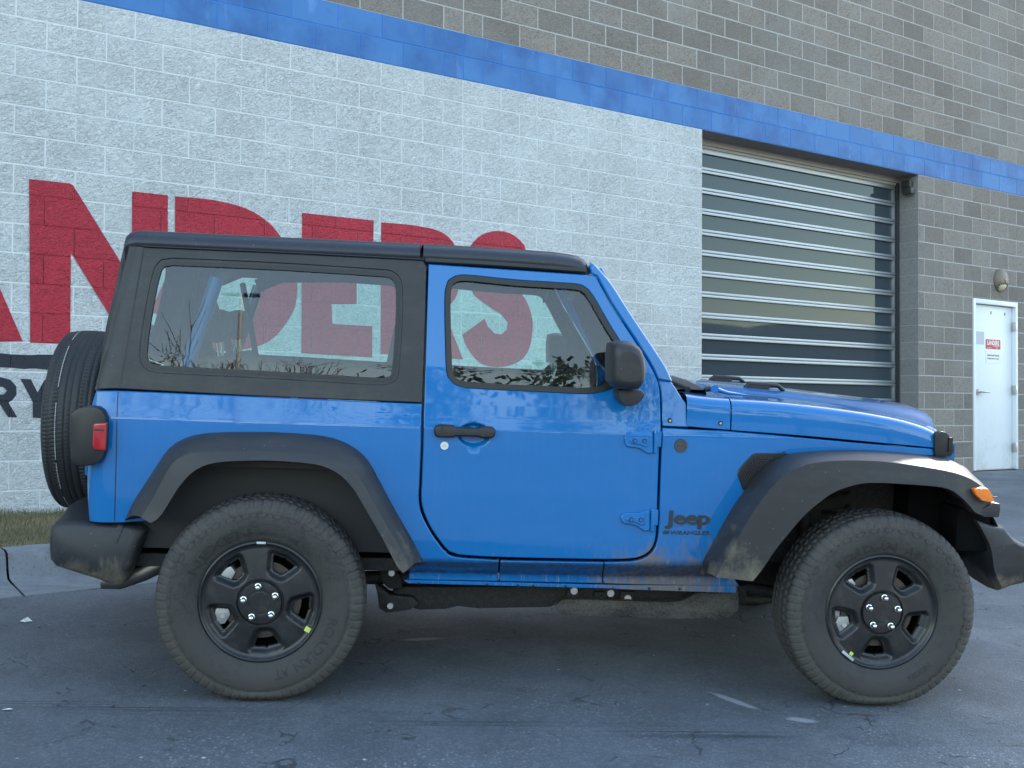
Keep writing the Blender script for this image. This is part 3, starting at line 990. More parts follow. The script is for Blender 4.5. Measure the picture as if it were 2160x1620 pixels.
paint_on_blocks('painted_letter', spline([(0.6877,2.1849),(0.5598,2.3066),(0.3774,2.3317),(0.1995,2.2767),(0.0852,2.1659),(0.0417,2.0125),(0.0627,1.8729),(0.1284,1.7442),(0.3505,1.6191),(0.4243,1.5867),(0.4923,1.5164),(0.4823,1.4564),(0.4257,1.4115),(0.3521,1.4133),(0.2767,1.4721),(0.2406,1.5417,1),(0.0094,1.3892,1),(0.0326,1.3240),(0.0927,1.2350),(0.2085,1.1429),(0.3692,1.1180),(0.5160,1.1347),(0.6680,1.2053),(0.7419,1.3192),(0.7701,1.5059),(0.7505,1.6155),(0.6801,1.7493),(0.5631,1.8446),(0.4064,1.9060),(0.3391,1.9771),(0.3487,2.0540),(0.4206,2.0853),(0.4936,2.0487,1)], True, .05), [], red, 'red painted letter S', (5, 13))
paint_on_blocks('painted_stripe', [(-4.5642,1.0854),(-4.0744,1.0900),(-3.8441,1.1009),(-3.7258,1.1017),(-3.6658,1.0973),(-3.6052,1.0961),(-3.5441,1.0948),(-3.4825,1.1001),(-3.3890,1.1032),(-3.1655,1.0972),(-2.7646,1.0825),(-2.0422,1.0825),(-0.3508,1.0664),(0.7545,1.0507),(0.7659,0.9519),(-0.3499,0.9695),(-2.0411,0.9847),(-2.7634,0.9894),(-3.3875,0.9945),(-3.4966,1.0048),(-3.5733,0.9996),(-3.6342,1.0045),(-3.6794,1.0065),(-3.7244,1.0069),(-3.9009,0.9975),(-4.5627,0.9921)], [], M['dark_paint'], 'wavy dark navy stripe under the red letters', (12, 14))
paint_on_blocks('painted_letter', spline([(-3.8593,0.9445,1),(-3.7234,0.9410),(-3.6571,0.9231),(-3.6202,0.8785),(-3.6164,0.8235),(-3.6460,0.7811),(-3.6669,0.7680,1),(-3.6110,0.6681,1),(-3.6684,0.6681,1),(-3.7267,0.7643,1),(-3.8038,0.7701,1),(-3.8023,0.6680,1),(-3.8551,0.6679,1)], True, .04), [spline([(-3.8055,0.8786,1),(-3.7045,0.8739,1),(-3.6771,0.8485),(-3.6977,0.8225,1),(-3.8046,0.8211,1)], True, .04)], M['dark_paint'], 'dark navy letter R', (13, 15))
paint_on_blocks('painted_letter', [(-3.5936,0.9309),(-3.5263,0.9290),(-3.4818,0.8383),(-3.4365,0.9275),(-3.3676,0.9256),(-3.4499,0.7731),(-3.4482,0.6617),(-3.5101,0.6650),(-3.5117,0.7726)], [], M['dark_paint'], 'dark navy letter Y half hidden by the spare wheel', (13, 15))

# ---- glazed garage door
YD = .30
gd = MB().box(XW-.05, XR+.02, YD+.10, YD+.13, -.3, Z0+.1).build('garage_door', M['dark_plastic'], bld, smooth=0)
gd['label'] = 'glazed aluminium sectional garage door'
rails = [q[1] for q in [(3.2042,3.2948),(3.2049,3.0755),(3.2055,2.8539),(3.2062,2.6324),(3.2069,2.4136),(3.2076,2.1924),(3.2082,1.9740),(3.2089,1.7506),(3.2096,1.5300),(3.2102,1.3120),(3.2109,1.0892)]]
pitch = (rails[0]-rails[-1])/(len(rails)-1)
while rails[-1]-pitch > .05: rails.append(rails[-1]-pitch)
gtop = rails[0]+pitch*.80
hw = .031
xa, xb_ = XW-.02, XR-.055
for z in rails:
    o = MB().box(xa, xb_, YD-.012, YD+.05, z+.004, z+hw).box(xa, xb_, YD-.012, YD+.05, z-hw, z-.004).box(xa, xb_, YD+.0, YD+.045, z-.004, z+.004).build('rail', M['alu'], gd, bevel=.004)
MB().box(xa, xb_, YD-.012, YD+.05, .0, .06).build('rail', M['alu'], gd, bevel=.004)
MB().box(xa, xb_, YD-.012, YD+.05, gtop, gtop+.05).build('rail', M['alu'], gd, bevel=.004)
zs_ = [gtop]+rails+[.09]
for z1, z0 in zip(zs_, zs_[1:]):
    up = z1-(hw if z1 != gtop else 0); lo = z0+hw
    MB().box(xa, xb_-.045, YD+.018, YD+.026, lo, up).build('pane', M['door_glass'], gd, smooth=0)
    MB().box(xb_-.045, xb_-.003, YD-.010, YD+.05, lo+.0005, up-.0005).build('stile', M['alu'], gd, bevel=.003)
MB().box(XR-.050, XR-.030, YD-.05, YD+.06, -.1, gtop+.08).build('track', M['dark_plastic'], gd, bevel=.003)
MB().box(XR-.028, XR-.002, YD-.03, YD+.06, -.1, gtop+.08).build('jamb_trim', M['trim'], gd, bevel=.003)
MB().box(XW-.02, XR-.002, YD-.035, YD+.06, gtop+.085, Z0-.003).box(XW-.02, XR-.002, YD-.02, YD+.06, gtop+.052, gtop+.083).build('header_trim', M['trim'], gd, bevel=.004)

# ---- white steel door
dr = MB().box(XD0+.055, XD1-.055, .045, .09, .012, 2.125).build('door', M['door_white'], bld, bevel=.003)
dr['label'] = 'white painted steel door'
MB().box(XD0+.004, XD0+.05, -.012, .12, 0, 2.19).box(XD1-.05, XD1-.004, -.012, .12, 0, 2.19).box(XD0+.05, XD1-.05, -.012, .12, 2.13, 2.19).build('frame', M['door_white'], dr, bevel=.004)
for z in (1.87, 1.035, .28):
    MB().box(XD1-.062, XD1-.043, -.022, .046, z-.06, z+.06).build('hinge', M['steel'], dr, bevel=.003)
MB().disc_y(7.875, 1.0, .035, -.0, .046, 20).tube([(7.875, .0, 1.0), (7.875, -.045, 1.0), (7.89, -.055, 1.0), (8.01, -.052, .995)], [.012, .012, .013, .010], 10).build('lever_handle', M['steel'], dr)
MB().box(XD0+.05, XD1-.05, .02, .1, .0, .014).build('threshold', M['steel'], dr)
for x in (8.20, 8.52):
    MB().box(x-.005, x+.005, .040, .047, 2.01, 2.05).build('screw_mark', M['dark_plastic'], dr)

# ---- signs, lamp and sensor fixed to the building
sg = empty('sign', 'red and white restricted access sign with a company name on the white steel door', 'sign', BW(8.245, .045, 1.53), (0, 0, B_ANG))
MB().box(-.165, .165, -.004, -.0005, -.155, .03).build('lower_panel', M['sign_white'], sg)
MB().box(-.165, .165, -.0045, -.0005, .031, .155).build('upper_panel', M['sign_red'], sg)
def flat_text(body, w, h, x, z, mat, parent, y, bold=0.0, name='lettering'):
    vs, fs = text_mesh(body, 1.0, bold)
    x1 = max(v.x for v in vs); y0 = min(v.y for v in vs); y1 = max(v.y for v in vs)
    kx, kz = w/x1, h/(y1-y0)
    return solid_text(name, vs, fs, mat, parent, lambda a, b, d: (x+a*kx, y-d, z+(b-y0)*kz), .0012)
flat_text('LANDERS', .27, .062, -.135, .080, M['sign_white'], sg, -.0045, .03)
flat_text('AUTO GROUP', .13, .014, .008, .062, M['sign_white'], sg, -.0045, .02)
MB().box(-.14, -.03, -.0055, -.0046, .045, .048).box(.06, .10, -.0055, -.0046, .044, .050).build('print_line', M['sign_white'], sg)
flat_text('Restricted Access', .27, .026, -.135, -.062, M['sign_text'], sg, -.004, .02)
flat_text('Employees Only', .26, .028, -.13, -.108, M['sign_text'], sg, -.004, .02)
nt = MB().box(-.118, .118, -.0015, 0, -.082, .082).build('notice', M['notice'], None)
nt.location = BW(7.925, .0445, 1.695); nt.rotation_euler = (0, 0, B_ANG)
nt['label'] = 'blank faded grey paper rectangle taped to the white door left of the sign'; nt['category'] = 'notice'

lp = empty('wall_lamp', 'oval bronze wall lamp on the grey blocks above the white door', 'lamp', BW(8.325, 0, 2.455), (0, 0, B_ANG))
rows = []
for i in range(13):
    a = math.pi/2*i/12
    dy = -.085*math.sin(a); s = math.cos(a)**.55
    rows.append([(.132*s*math.cos(t*math.pi/14), dy, .150*s*math.sin(t*math.pi/14)) for t in range(28)])
me_rows = rows
v = [p for r in rows for p in r]; f = []
for i in range(12):
    for k in range(28):
        q = (i*28+k, (i+1)*28+k, (i+1)*28+(k+1) % 28, i*28+(k+1) % 28)
        zc = sum(v[j][2] for j in q)/4; xc = sum(v[j][0] for j in q)/4
        inlens = zc < -.055 and abs(xc) < .085 and i > 1
        if not inlens: f.append(q)
me = bpy.data.meshes.new('lamp_body'); me.from_pydata(v, [], f); me.polygons.foreach_set('use_smooth', [True]*len(f))
o = link('lamp_body', me, M['bronze'], lp); so = o.modifiers.new('s', 'SOLIDIFY'); so.thickness = .008; so.offset = 1
v2 = [(x*.93, y*.90, z*.93) for x, y, z in v]
f2 = [tuple(q) for i in range(12) for k in range(28) for q in [(i*28+k, (i+1)*28+k, (i+1)*28+(k+1) % 28, i*28+(k+1) % 28)] if sum(v[j][2] for j in q)/4 < -.03]
me = bpy.data.meshes.new('lamp_lens'); me.from_pydata(v2, [], f2); me.polygons.foreach_set('use_smooth', [True]*len(f2))
link('lamp_lens', me, M['lamp_lens'], lp)

sn = empty('motion_sensor', 'small dark box fixture in the upper right corner of the garage opening', 'sensor', BW(XR-.045, .13, 3.47), (0, 0, B_ANG))
MB().box(-.055, .015, -.075, .045, .0, .085).build('housing', M['dark_plastic'], sn, bevel=.012)
MB().box(-.075, .0, -.105, .02, -.085, -.005).build('sensor_head', M['dark_plastic'], sn, bevel=.012)
MB().box(.005, .042, -.03, .03, -.03, .05).build('bracket', M['dark_plastic'], sn, bevel=.004)

# ------------------------------------------------------------------ what stands across the yard (seen in the reflections)
def hill_mesh():
    rows = []
    for i in range(97):
        a = R(150+i*(390-150)/96)
        hgt = 20+8*noise.noise(Vector((a*2.2, 3, 0)))+3*noise.noise(Vector((a*11, 7, 0)))+.9*noise.noise(Vector((a*60, 1, 0)))
        hgt *= min(1, i/10, (96-i)/10)+.02
        rows.append([(r*math.cos(a), r*math.sin(a), -2+hgt*k) for r, k in ((190, 0), (205, .45), (225, .85), (245, 1), (270, .8), (320, 0))])
    return loft('hill', rows, M['hill'], None, smooth=60)
hill = hill_mesh(); hill['kind'] = 'structure'

lpz = gz(-4.2, -21.5)
pl = empty('lamp_post', 'tall grey parking lot lamp post with two flat heads facing the building', 'lamp post', (-4.2, -21.5, lpz))
MB().tube([(0, 0, .7), (0, 0, 11.6)], [.085, .06], 12).build('post', M['pole'], pl)
MB().tube([(0, 0, 0), (0, 0, .75)], .28, 16).build('footing', M['concrete'], pl)
for s in (-1, 1):
    MB().box(min(.06*s, .50*s), max(.06*s, .50*s), -.12, .12, 11.54, 11.60).build('lamp_head', M['dark_plastic'], pl, bevel=.03)

def bare_tree(x, y, h, seed, label):
    rnd = random.Random(seed)
    root = empty('bare_tree', label, 'tree', (x, y, gz(x, y)), group='bare trees across the parking lot')
    tr = MB(); br = MB()
    def grow(p, d, L, r, lev):
        mid = p+d*L*.5+Vector((rnd.uniform(-1, 1), rnd.uniform(-1, 1), 0))*L*.05
        e = p+d*L
        (tr if lev == 0 else br).tube([p, mid, e], [r, r*.85, r*.7], 6 if lev < 2 else 4, cap=False)
        if lev >= 4: return
        for k in range(3 if lev else 5):
            ax = Vector((rnd.uniform(-1, 1), rnd.uniform(-1, 1), rnd.uniform(.1, .9)))
            nd = (d*1.0+ax*.75).normalized()
            t = rnd.uniform(.55, 1.0)
            grow(p+d*L*t, nd, L*rnd.uniform(.58, .78), r*.58, lev+1)
    grow(Vector((0, 0, 0)), Vector((0, 0, 1)), h*.36, h*.0085, 0)
    tr.build('trunk', M['bark'], root); br.build('crown', M['bark'], root)
bare_tree(-5.6, -21, 12.0, 3, 'bare tree left of the lamp post across the lot')
bare_tree(-2.9, -22, 10.8, 9, 'bare tree right of the lamp post across the lot')

def evergreen(x, y, h, w, seed, label):
    rnd = random.Random(seed)
    root = empty('evergreen_tree', label, 'tree', (x, y, gz(x, y)), group='evergreen trees across the parking lot')
    MB().tube([(0, 0, 0), (0, 0, h*.9)], [h*.022, .02], 8).build('trunk', M['bark'], root)
    m = MB()
    for i in range(70):
        t = rnd.random()**.8
        z = h*(.12+.86*t); rr = w*(1-t)**.7*rnd.uniform(.45, 1.05)+.1
        a = rnd.uniform(0, 6.283)
        c = Vector((rr*math.cos(a), rr*math.sin(a), z))
        s = rnd.uniform(.35, .8)*w*.32
        for j in range(34):
            p = c+Vector((rnd.gauss(0, s), rnd.gauss(0, s), rnd.gauss(0, s*.45)))
            u = Vector((rnd.uniform(-1, 1), rnd.uniform(-1, 1), rnd.uniform(-.5, .5))).normalized()*rnd.uniform(.10, .22)
            q = u.cross(Vector((rnd.uniform(-1, 1), rnd.uniform(-1, 1), 1))).normalized()*rnd.uniform(.05, .10)
            m.add([p-u-q, p+u-q, p+u+q, p-u+q], [(0, 1, 2, 3)])
    m.build('crown', M['evergreen'], root, smooth=0)
for i, (x, y, h, w) in enumerate([(1.5, -31, 8.5, 3.2), (6.5, -33, 9.5, 3.6), (11, -31, 8.2, 3.0), (15.5, -34, 9.8, 3.8), (21, -32, 8.8, 3.2), (27, -34, 9.6, 3.6), (34, -33, 8.6, 3.4)]):
    evergreen(x, y, h*1.4, w*1.15, 40+i, ['broad evergreen opposite the car door', 'tall evergreen second in the row opposite the car', 'slim evergreen third in the row opposite the car', 'widest evergreen in the row across the lot', 'evergreen fifth from the lamp post across the lot', 'evergreen next to the last one in the far row', 'last evergreen at the far right of the row'][i])

# ================================================================== THE CAR
# local axes: x forward from the rear axle, y away from the camera, z up from the ground
car = bpy.data.objects.new('car', None); COL.objects.link(car)
car.matrix_world = CAR_M
car['label'] = 'muddy blue two-door off-road car with black hardtop, parked side-on before the building'
car['category'] = 'car'
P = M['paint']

# ---------------- outlines (metres in x,z)
door_o = spline([(0.5956,1.7057,1),(1.2425,1.6914,1),(1.2697,1.6869),(1.3322,1.5791),(1.4280,1.4411),(1.4962,1.3393),(1.5241,1.2864),(1.5375,1.2386),(1.5432,1.0979),(1.5395,1.0265),(1.5406,0.8664),(1.5440,0.7166),(1.5419,0.6412),(1.5242,0.5964),(1.4876,0.5712),(1.4439,0.5617),(1.3374,0.5570),(0.9168,0.5569),(0.7529,0.5640),(0.7159,0.5766),(0.6778,0.6179),(0.6396,0.6720),(0.6102,0.7316),(0.5984,0.7803),(0.5978,0.8412),(0.5985,0.9987),(0.5962,1.1183),(0.5967,1.1586)])
dwin_o = spline([(0.6676,1.5123),(0.6667,1.6046),(0.6768,1.6430),(0.7028,1.6612),(0.7462,1.6679),(0.9495,1.6571),(1.1713,1.6527),(1.2158,1.6480),(1.2426,1.6300),(1.2765,1.5817),(1.3276,1.4961),(1.3667,1.4369),(1.3903,1.3885),(1.3964,1.3265),(1.3796,1.2675),(1.3415,1.2418),(1.3072,1.2293),(1.2480,1.2189),(1.1756,1.2180),(0.7592,1.2251),(0.7106,1.2389),(0.6882,1.2622),(0.6794,1.3043)])
dwin_i = inset(dwin_o, .0215)
door_n = None
for side in (-1, 1):
    d = panel('door', door_o, P, car, holes=[dwin_o], thick=.045, side=side, pre=True,
              dents=[(.795, 1.041, .066, .047, .020)])
    d['label'] = 'blue door nearest the camera' if side < 0 else 'blue door on the far side'
    if side < 0: door_n = d
    # inner skin so the door is not hollow
    panel('door_trim', inset(door_o, .02), M['interior'], d, holes=[dwin_o], thick=.01, side=side, pre=True, out=-.055)
    ring_band('window_seal', dwin_o, dwin_i, M['seal'], d, .0035, -.03, side)
    g = panel('window', inset(dwin_o, .015), M['glass'], d, thick=.001, cham=.0005, side=side, pre=True, out=-.012)
    # hinges
    for hz, pts in enumerate(([(1.3918,1.0456),(1.3950,1.0627),(1.4104,1.0714),(1.4609,1.0727),(1.4999,1.0746),(1.5078,1.0729),(1.5101,1.0296),(1.5108,0.9917),(1.4914,0.9875),(1.4554,1.0076),(1.4047,1.0139),(1.3946,1.0249)], [(1.3919,0.7243),(1.3949,0.7397),(1.4098,0.7496),(1.4623,0.7504),(1.4952,0.7585),(1.5090,0.7577),(1.5131,0.7182),(1.5133,0.6797),(1.4919,0.6756),(1.4554,0.6984),(1.4083,0.7054),(1.3943,0.7147)])):
        h = MB()
        o2 = [(x, z) for x, z in spline(pts, step=.012)]
        base = panel('hinge', o2, P, d, thick=.012, cham=.004, side=side, pre=True, out=.012)
        cx = sum(p[0] for p in o2)/len(o2); cz = sum(p[1] for p in o2)/len(o2)
        raised = [(cx+(x-cx)*.62-.004, cz+(z-cz)*.45) for x, z in o2]
        panel('hinge_rib', raised, P, base, thick=.008, cham=.003, side=side, pre=True, out=.0175)
        xk = max(p[0] for p in o2)+.010
        yk = ys(xk, cz)+.006
        MB().tube([(xk, side*yk, cz-.046), (xk, side*yk, cz+.044)], .0105, 10).box(xk-.004, xk+.020, side*yk-.009, side*yk+.009, cz-.02, cz+.042).build('hinge_pin', P, base, bevel=.002)
        for bx in (cx-.028, cx+.012):
            MB().disc_y(bx, cz+.002, .0092, side*(ys(bx, cz)+.0192), side*(ys(bx, cz)+.015), 14).build('screw_recess', M['seal'], base)
            MB().disc_y(bx, cz+.002, .0062, side*(ys(bx, cz)+.0222), side*(ys(bx, cz)+.015), 12).build('screw', P, base)
    # handle in its dished pocket
    ho = spline([(0.6395,1.0409),(0.6386,1.0649),(0.6530,1.0781),(0.7142,1.0782,1),(0.7200,1.0711,1),(0.8113,1.0703,1),(0.8185,1.0773,1),(0.8615,1.0764),(0.8758,1.0668),(0.8772,1.0502),(0.8666,1.0340),(0.8201,1.0311,1),(0.8124,1.0360,1),(0.7213,1.0351,1),(0.7159,1.0302,1),(0.6585,1.0284),(0.6435,1.0335)], step=.008)
    if side < 0: handle_o = ho
    hb = panel('handle', [(x, z) for x, z in ho], M['trimblack'], d, thick=.03, cham=.007, side=side, pre=True, out=.024)
    hx = min(p[0] for p in ho)
    zc = sum(p[1] for p in ho)/len(ho)
    MB().box(hx+.028, hx+.031, side*(ys(hx, zc)+.0), side*(ys(hx, zc)+.0252), zc-.024, zc+.026).build('handle_joint', M['seal'], hb)
lk = [(0.6810,0.9957)][0]
MB().disc_y(lk[0], lk[1], .0165, -(ys(*lk)+.006), -(ys(*lk)-.002), 24, .0155).build('lock', M['washer'], door_n)
MB().disc_y(lk[0], lk[1], .0055, -(ys(*lk)+.0075), -(ys(*lk)), 14).build('lock_barrel', M['bolt'], door_n)

# ---------------- rear quarter, sill and front side panels
arch_r = [(0.6100,0.4719),(0.5579,0.5407),(0.4370,0.7179),(0.3443,0.8556),(0.2562,0.9273),(0.1374,0.9515),(-0.0071,0.9563),(-0.1682,0.9478),(-0.2655,0.9211),(-0.3298,0.8644),(-0.3865,0.7805),(-0.4330,0.7057),(-0.4501,0.6702)]
q_o = spline([(-0.6552,1.1616,1),(-0.5679,1.1650),(0.5876,1.1546,1),(0.5870,1.1180),(0.5893,0.9985),(0.5886,0.8418),(0.5890,0.7800),(0.6002,0.7276),(0.6313,0.6661),(0.6707,0.6101),(0.7098,0.5659),(0.7497,0.5524),(0.9146,0.5443,1),(0.9223,0.4419,1),(0.5162,0.4507,1)][:-1]+[(p[0], p[1], 1) for p in [(0.9223,0.4419),(0.5619,0.4419)]]+[(p[0], p[1]) for p in arch_r][1:-1]+[(-0.4501,0.6702,1),(-0.5436,0.6606,1),(-0.6705,0.6568,1),(-0.6859,0.7630),(-0.6876,0.8644),(-0.6840,0.9841),(-0.6755,1.0947)])
f_o = spline([(1.5491,1.0915,1),(1.8291,1.0845,1),(2.0404,1.0715),(2.3946,1.0475),(2.7507,1.0278,1),(2.7660,0.9968,1),(2.4904,1.0034),(2.2962,0.9988),(2.1497,0.9635),(2.0319,0.8350),(1.9295,0.6579),(1.8864,0.5134),(1.9377,0.4281,1),(1.3540,0.4412,1),(1.3394,0.5454,1),(1.4485,0.5500),(1.4950,0.5601),(1.5346,0.5886),(1.5512,0.6374),(1.5527,0.7167),(1.5504,0.8665),(1.5485,1.0266)])
s_o = spline([(0.9203,0.5434,1),(1.3356,0.5453,1),(1.3501,0.4411,1),(0.9281,0.4420,1)])
fl_o = spline([(0.5410,0.4434,1),(1.9225,0.4343,1),(1.9208,0.4028,1),(1.3501,0.4232,1),(0.5586,0.4291,1)])
c_o = spline([(1.5491,1.0981,1),(1.5467,1.1711),(1.5423,1.2350),(1.5320,1.2781,1),(1.5876,1.2723,1),(1.6057,1.2482),(1.6278,1.2148),(1.6499,1.1927,1),(1.6581,1.0959,1)])
for side in (-1, 1):
    qp = panel('quarter_panel', q_o, P, car, thick=.03, side=side, pre=True, step=.05)
    panel('front_side_panel', f_o, P, car, thick=.03, side=side, pre=True)
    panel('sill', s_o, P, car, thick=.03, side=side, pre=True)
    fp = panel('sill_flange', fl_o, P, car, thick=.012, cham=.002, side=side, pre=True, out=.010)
    if side < 0:
        for (hx_, hz_) in [(0.6030,0.4309),(0.8768,0.4302),(1.0019,0.4286),(1.0637,0.4298),(1.1957,0.4283),(1.3893,0.4239),(1.5429,0.4245),(1.6729,0.4220)]:
            MB().disc_y(hx_, hz_, .0052, -(ys(hx_, hz_)+.014), -ys(hx_, hz_), 10).build('sill_hole', M['seal'], fp)
    cp = panel('cowl_side', c_o, P, car, thick=.03, side=side, pre=True, step=.04)
    for (bx, bz) in [(1.5806,1.1213)]:
        MB().disc_y(bx, bz, .011, side*(ys(bx, bz)+.006), side*(ys(bx, bz)-.004), 14, .009).build('bolt', M['trimblack'], cp)
        MB().disc_y(bx, bz, .0045, side*(ys(bx, bz)+.0075), side*(ys(bx, bz)-.004), 8).build('bolt', M['bolt'], cp)
    # seam line between corner and quarter panel
    sl = spline([(-0.5692,1.1624),(-0.5649,0.9760),(-0.5672,0.6695)], False, .03)
    rows = [[(x-.0016, side*(ys(x, z)+.0012), z), (x+.0016, side*(ys(x, z)+.0012), z)] for x, z in sl]
    loft('panel_seam', rows, M['seal'], qp, flip=side < 0)

# ---------------- tailgate, floor, bulkhead (close the body)
tg = MB().box(-.690, -.665, -.60, .60, .50, 1.155).build('tailgate', P, car, bevel=.01)
tg['label'] = 'blue tailgate behind the spare wheel'
MB().box(-.715, -.66, -.69, -.60, .82, .93).build('tailgate_hinge', P, tg, bevel=.01)
MB().box(-.66, 1.58, -.69, .69, .47, .52).build('floor', M['under'], car)
MB().box(1.56, 1.62, -.74, .74, .50, 1.16).build('bulkhead', M['interior'], car)
MB().box(1.62, 2.74, -.50, .50, .50, 1.0).build('engine_bay', M['under'], car)
for s in (-1, 1):
    MB().box(-.66, .50, min(.775*s, .45*s), max(.775*s, .45*s), .885, .91).build('wheel_housing', M['liner'], car)

# ---------------- hardtop
ht_o = spline([(-0.6516,1.1672,1),(-0.6505,1.2730),(-0.6472,1.4039),(-0.6265,1.5379),(-0.6082,1.6844),(-0.6005,1.7299,1),(-0.5087,1.7250),(0.0281,1.7263),(0.5724,1.7227,1),(0.5884,1.6959,1),(0.5894,1.4360),(0.5893,1.1584,1),(-0.0338,1.1627),(-0.5648,1.1723)])
rw_o = spline([(-0.4769,1.5764),(-0.4620,1.6473),(-0.4421,1.6724),(-0.4030,1.6807),(0.0304,1.6813),(0.4014,1.6740),(0.4540,1.6688),(0.4870,1.6382),(0.4965,1.5821),(0.4986,1.4697),(0.4923,1.2839),(0.4827,1.2448),(0.4464,1.2260),(0.4005,1.2235),(-0.0193,1.2341),(-0.4314,1.2409),(-0.4785,1.2573),(-0.4970,1.2981),(-0.4941,1.4108)])
rw_i = inset(rw_o, .026)
hts = {}
for side in (-1, 1):
    h = panel('hardtop_side', ht_o, M['hardtop'], car, holes=[rw_o], thick=.03, side=side, pre=True, step=.05)
    hts[side] = h
    ring_band('window_bevel', rw_o, rw_i, M['hardtop'], h, -.004, -.022, side)
    ring_band('window_seal', inset(rw_o, .010), rw_i, M['seal'], h, -.002, -.022, side)
    panel('rear_side_window', inset(rw_o, .016), M['glass_rear'], h, thick=.001, cham=.0005, side=side, pre=True, out=-.010)
    sl = spline([(-0.5048,1.7755),(-0.5193,1.6483),(-0.5394,1.4271),(-0.5647,1.1751)], False, .03)
    rows = [[(x-.0018, side*(ys(x, z)+.0014), z), (x+.0018, side*(ys(x, z)+.0014), z)] for x, z in sl]
    loft('panel_seam', rows, M['seal'], h, flip=side < 0)
    sl = spline([(-0.6004,1.7281),(-0.5086,1.7231),(0.0282,1.7245),(0.5781,1.7220)], False, .05)
    rows = [[(x, side*(ys(x, z)+.004), z-.004), (x, side*(ys(x, z)+.010), z), (x, side*(ys(x, z)+.006), z+.004), (x, side*(ys(x, z)-.004), z+.005)] for x, z in sl]
    loft('rain_gutter', rows, M['trimblack'], h, flip=side < 0, smooth=30)
# rear of the hardtop with its glass
zb, zt, xb0, xt0 = 1.165, 1.74, -.662, -.565
hrb = MB().box(xb0, xb0+.03, -.74, .74, 1.158, 1.20).build('hardtop_rear', M['hardtop'], car)
for (a, b) in ((-.76, -.56), (.56, .76)):
    MB().add([(xb0, a, zb), (xb0, b, zb), (xt0, b*.87, zt), (xt0, a*.87, zt), (xb0+.03, a, zb), (xb0+.03, b, zb), (xt0+.03, b*.87, zt), (xt0+.03, a*.87, zt)], [(0, 1, 2, 3), (4, 7, 6, 5), (0, 3, 7, 4), (1, 5, 6, 2), (0, 4, 5, 1), (3, 2, 6, 7)]).build('rear_post', M['hardtop'], hrb)
MB().add([(xb0+.01, -.56, zb), (xb0+.01, .56, zb), (xt0+.01, .49, zt), (xt0+.01, -.49, zt)], [(0, 1, 2, 3)]).build('rear_window', M['glass_rear'], hrb)

# roof skins: front removable panels and rear roof
prof = [(-.975, -.035), (-.99, -.012), (-1.0, .0), (-1.0, .006), (-.992, .022), (-.972, .038), (-.935, .049), (-.86, .056), (-.6, .066), (-.3, .072), (0, .074)]
prof = prof+[(-y, z) for y, z in prof[-2::-1]]
def roof_rows(xs):
    rows = []
    for x, zd, wd in xs:
        z0 = 1.732+zd
        rows.append([(x, y*wd, z0+z) for y, z in prof])
    return rows
hw0 = ys(0, 1.735)+.004
rr = roof_rows([(-.580, -.045, hw0-.035), (-.590, -.030, hw0-.022), (-.588, -.016, hw0-.012), (-.574, -.004, hw0-.005), (-.54, .003, hw0-.001), (-.45, .003, hw0), (-.2, .003, hw0), (.2, .003, hw0), (.56, .003, hw0), (.563, -.006, hw0-.004)])
ro = loft('rear_roof', rr, M['roof'], car, smooth=45, flip=True)
ro.modifiers.new('s', 'SOLIDIFY').thickness = .02
fr = roof_rows([(.571, -.006, hw0-.004), (.574, .003, hw0), (.8, .002, hw0), (1.0, -.002, hw0), (1.10, -.004, hw0), (1.17, -.010, hw0-.001), (1.21, -.018, hw0-.003), (1.232, -.029, hw0-.006), (1.245, -.046, hw0-.012), (1.248, -.075, hw0-.03), (1.235, -.10, hw0-.06)])
fo = loft('front_roof', fr, M['roof'], car, smooth=45, flip=True)
fo.modifiers.new('s', 'SOLIDIFY').thickness = .02
MB().box(-.48, 1.10, -.60, .60, 1.742, 1.760).build('headliner', M['interior'], ro)
# header bar over the doors (side rail)
for s in (-1, 1):
    y = ys(.9, 1.72)*s
    sl = spline([(0.5820,1.7165),(0.8916,1.7137),(1.2307,1.7044)], False, .08)
    rows = [[(x, s*(ys(x, z)-.0), z-.005), (x, s*(ys(x, z)+.003), z), (x, s*(ys(x, z)+.0), z+.014), (x, s*(ys(x, z)-.03), z+.014), (x, s*(ys(x, z)-.03), z-.02)] for x, z in sl]
    loft('roof_seal', rows, M['seal'], fo, flip=s < 0, smooth=30)
    MB().box(.56, 1.2, min(s*.60, s*.655), max(s*.60, s*.655), 1.68, 1.738).build('roof_rail', M['interior'], fo)

# ---------------- windscreen frame
pl_o = spline([(1.2477,1.7437,1),(1.2692,1.7351),(1.2967,1.7064),(1.3379,1.6592),(1.4166,1.5436),(1.5079,1.4156),(1.5636,1.3359),(1.5895,1.2818,1),(1.5876,1.2742,1),(1.5300,1.2799,1),(1.5002,1.3395),(1.4319,1.4432),(1.3366,1.5804),(1.2745,1.6871),(1.2502,1.6975,1)])
ws = None
for side in (-1, 1):
    o = panel('windscreen_frame', pl_o, P, car, thick=.05, cham=.008, side=side, pre=True, step=.04)
    if side < 0: ws = o
def ws_pt(t, y):          # t 0 at the cowl, 1 at the roof
    c = 1-.05*(y/.7)**2
    return (1.60+(1.262-1.60)*t+.045*(1-(y/.7)**2), y, 1.185+(1.735-1.185)*t)
rows = [[ws_pt(t, y*(.735-.075*t)/.735) for y in [-.70+.1*k for k in range(15)]] for t in (.08, .3, .5, .7, .92)]
loft('windscreen', rows, M['glass'], ws, smooth=60)
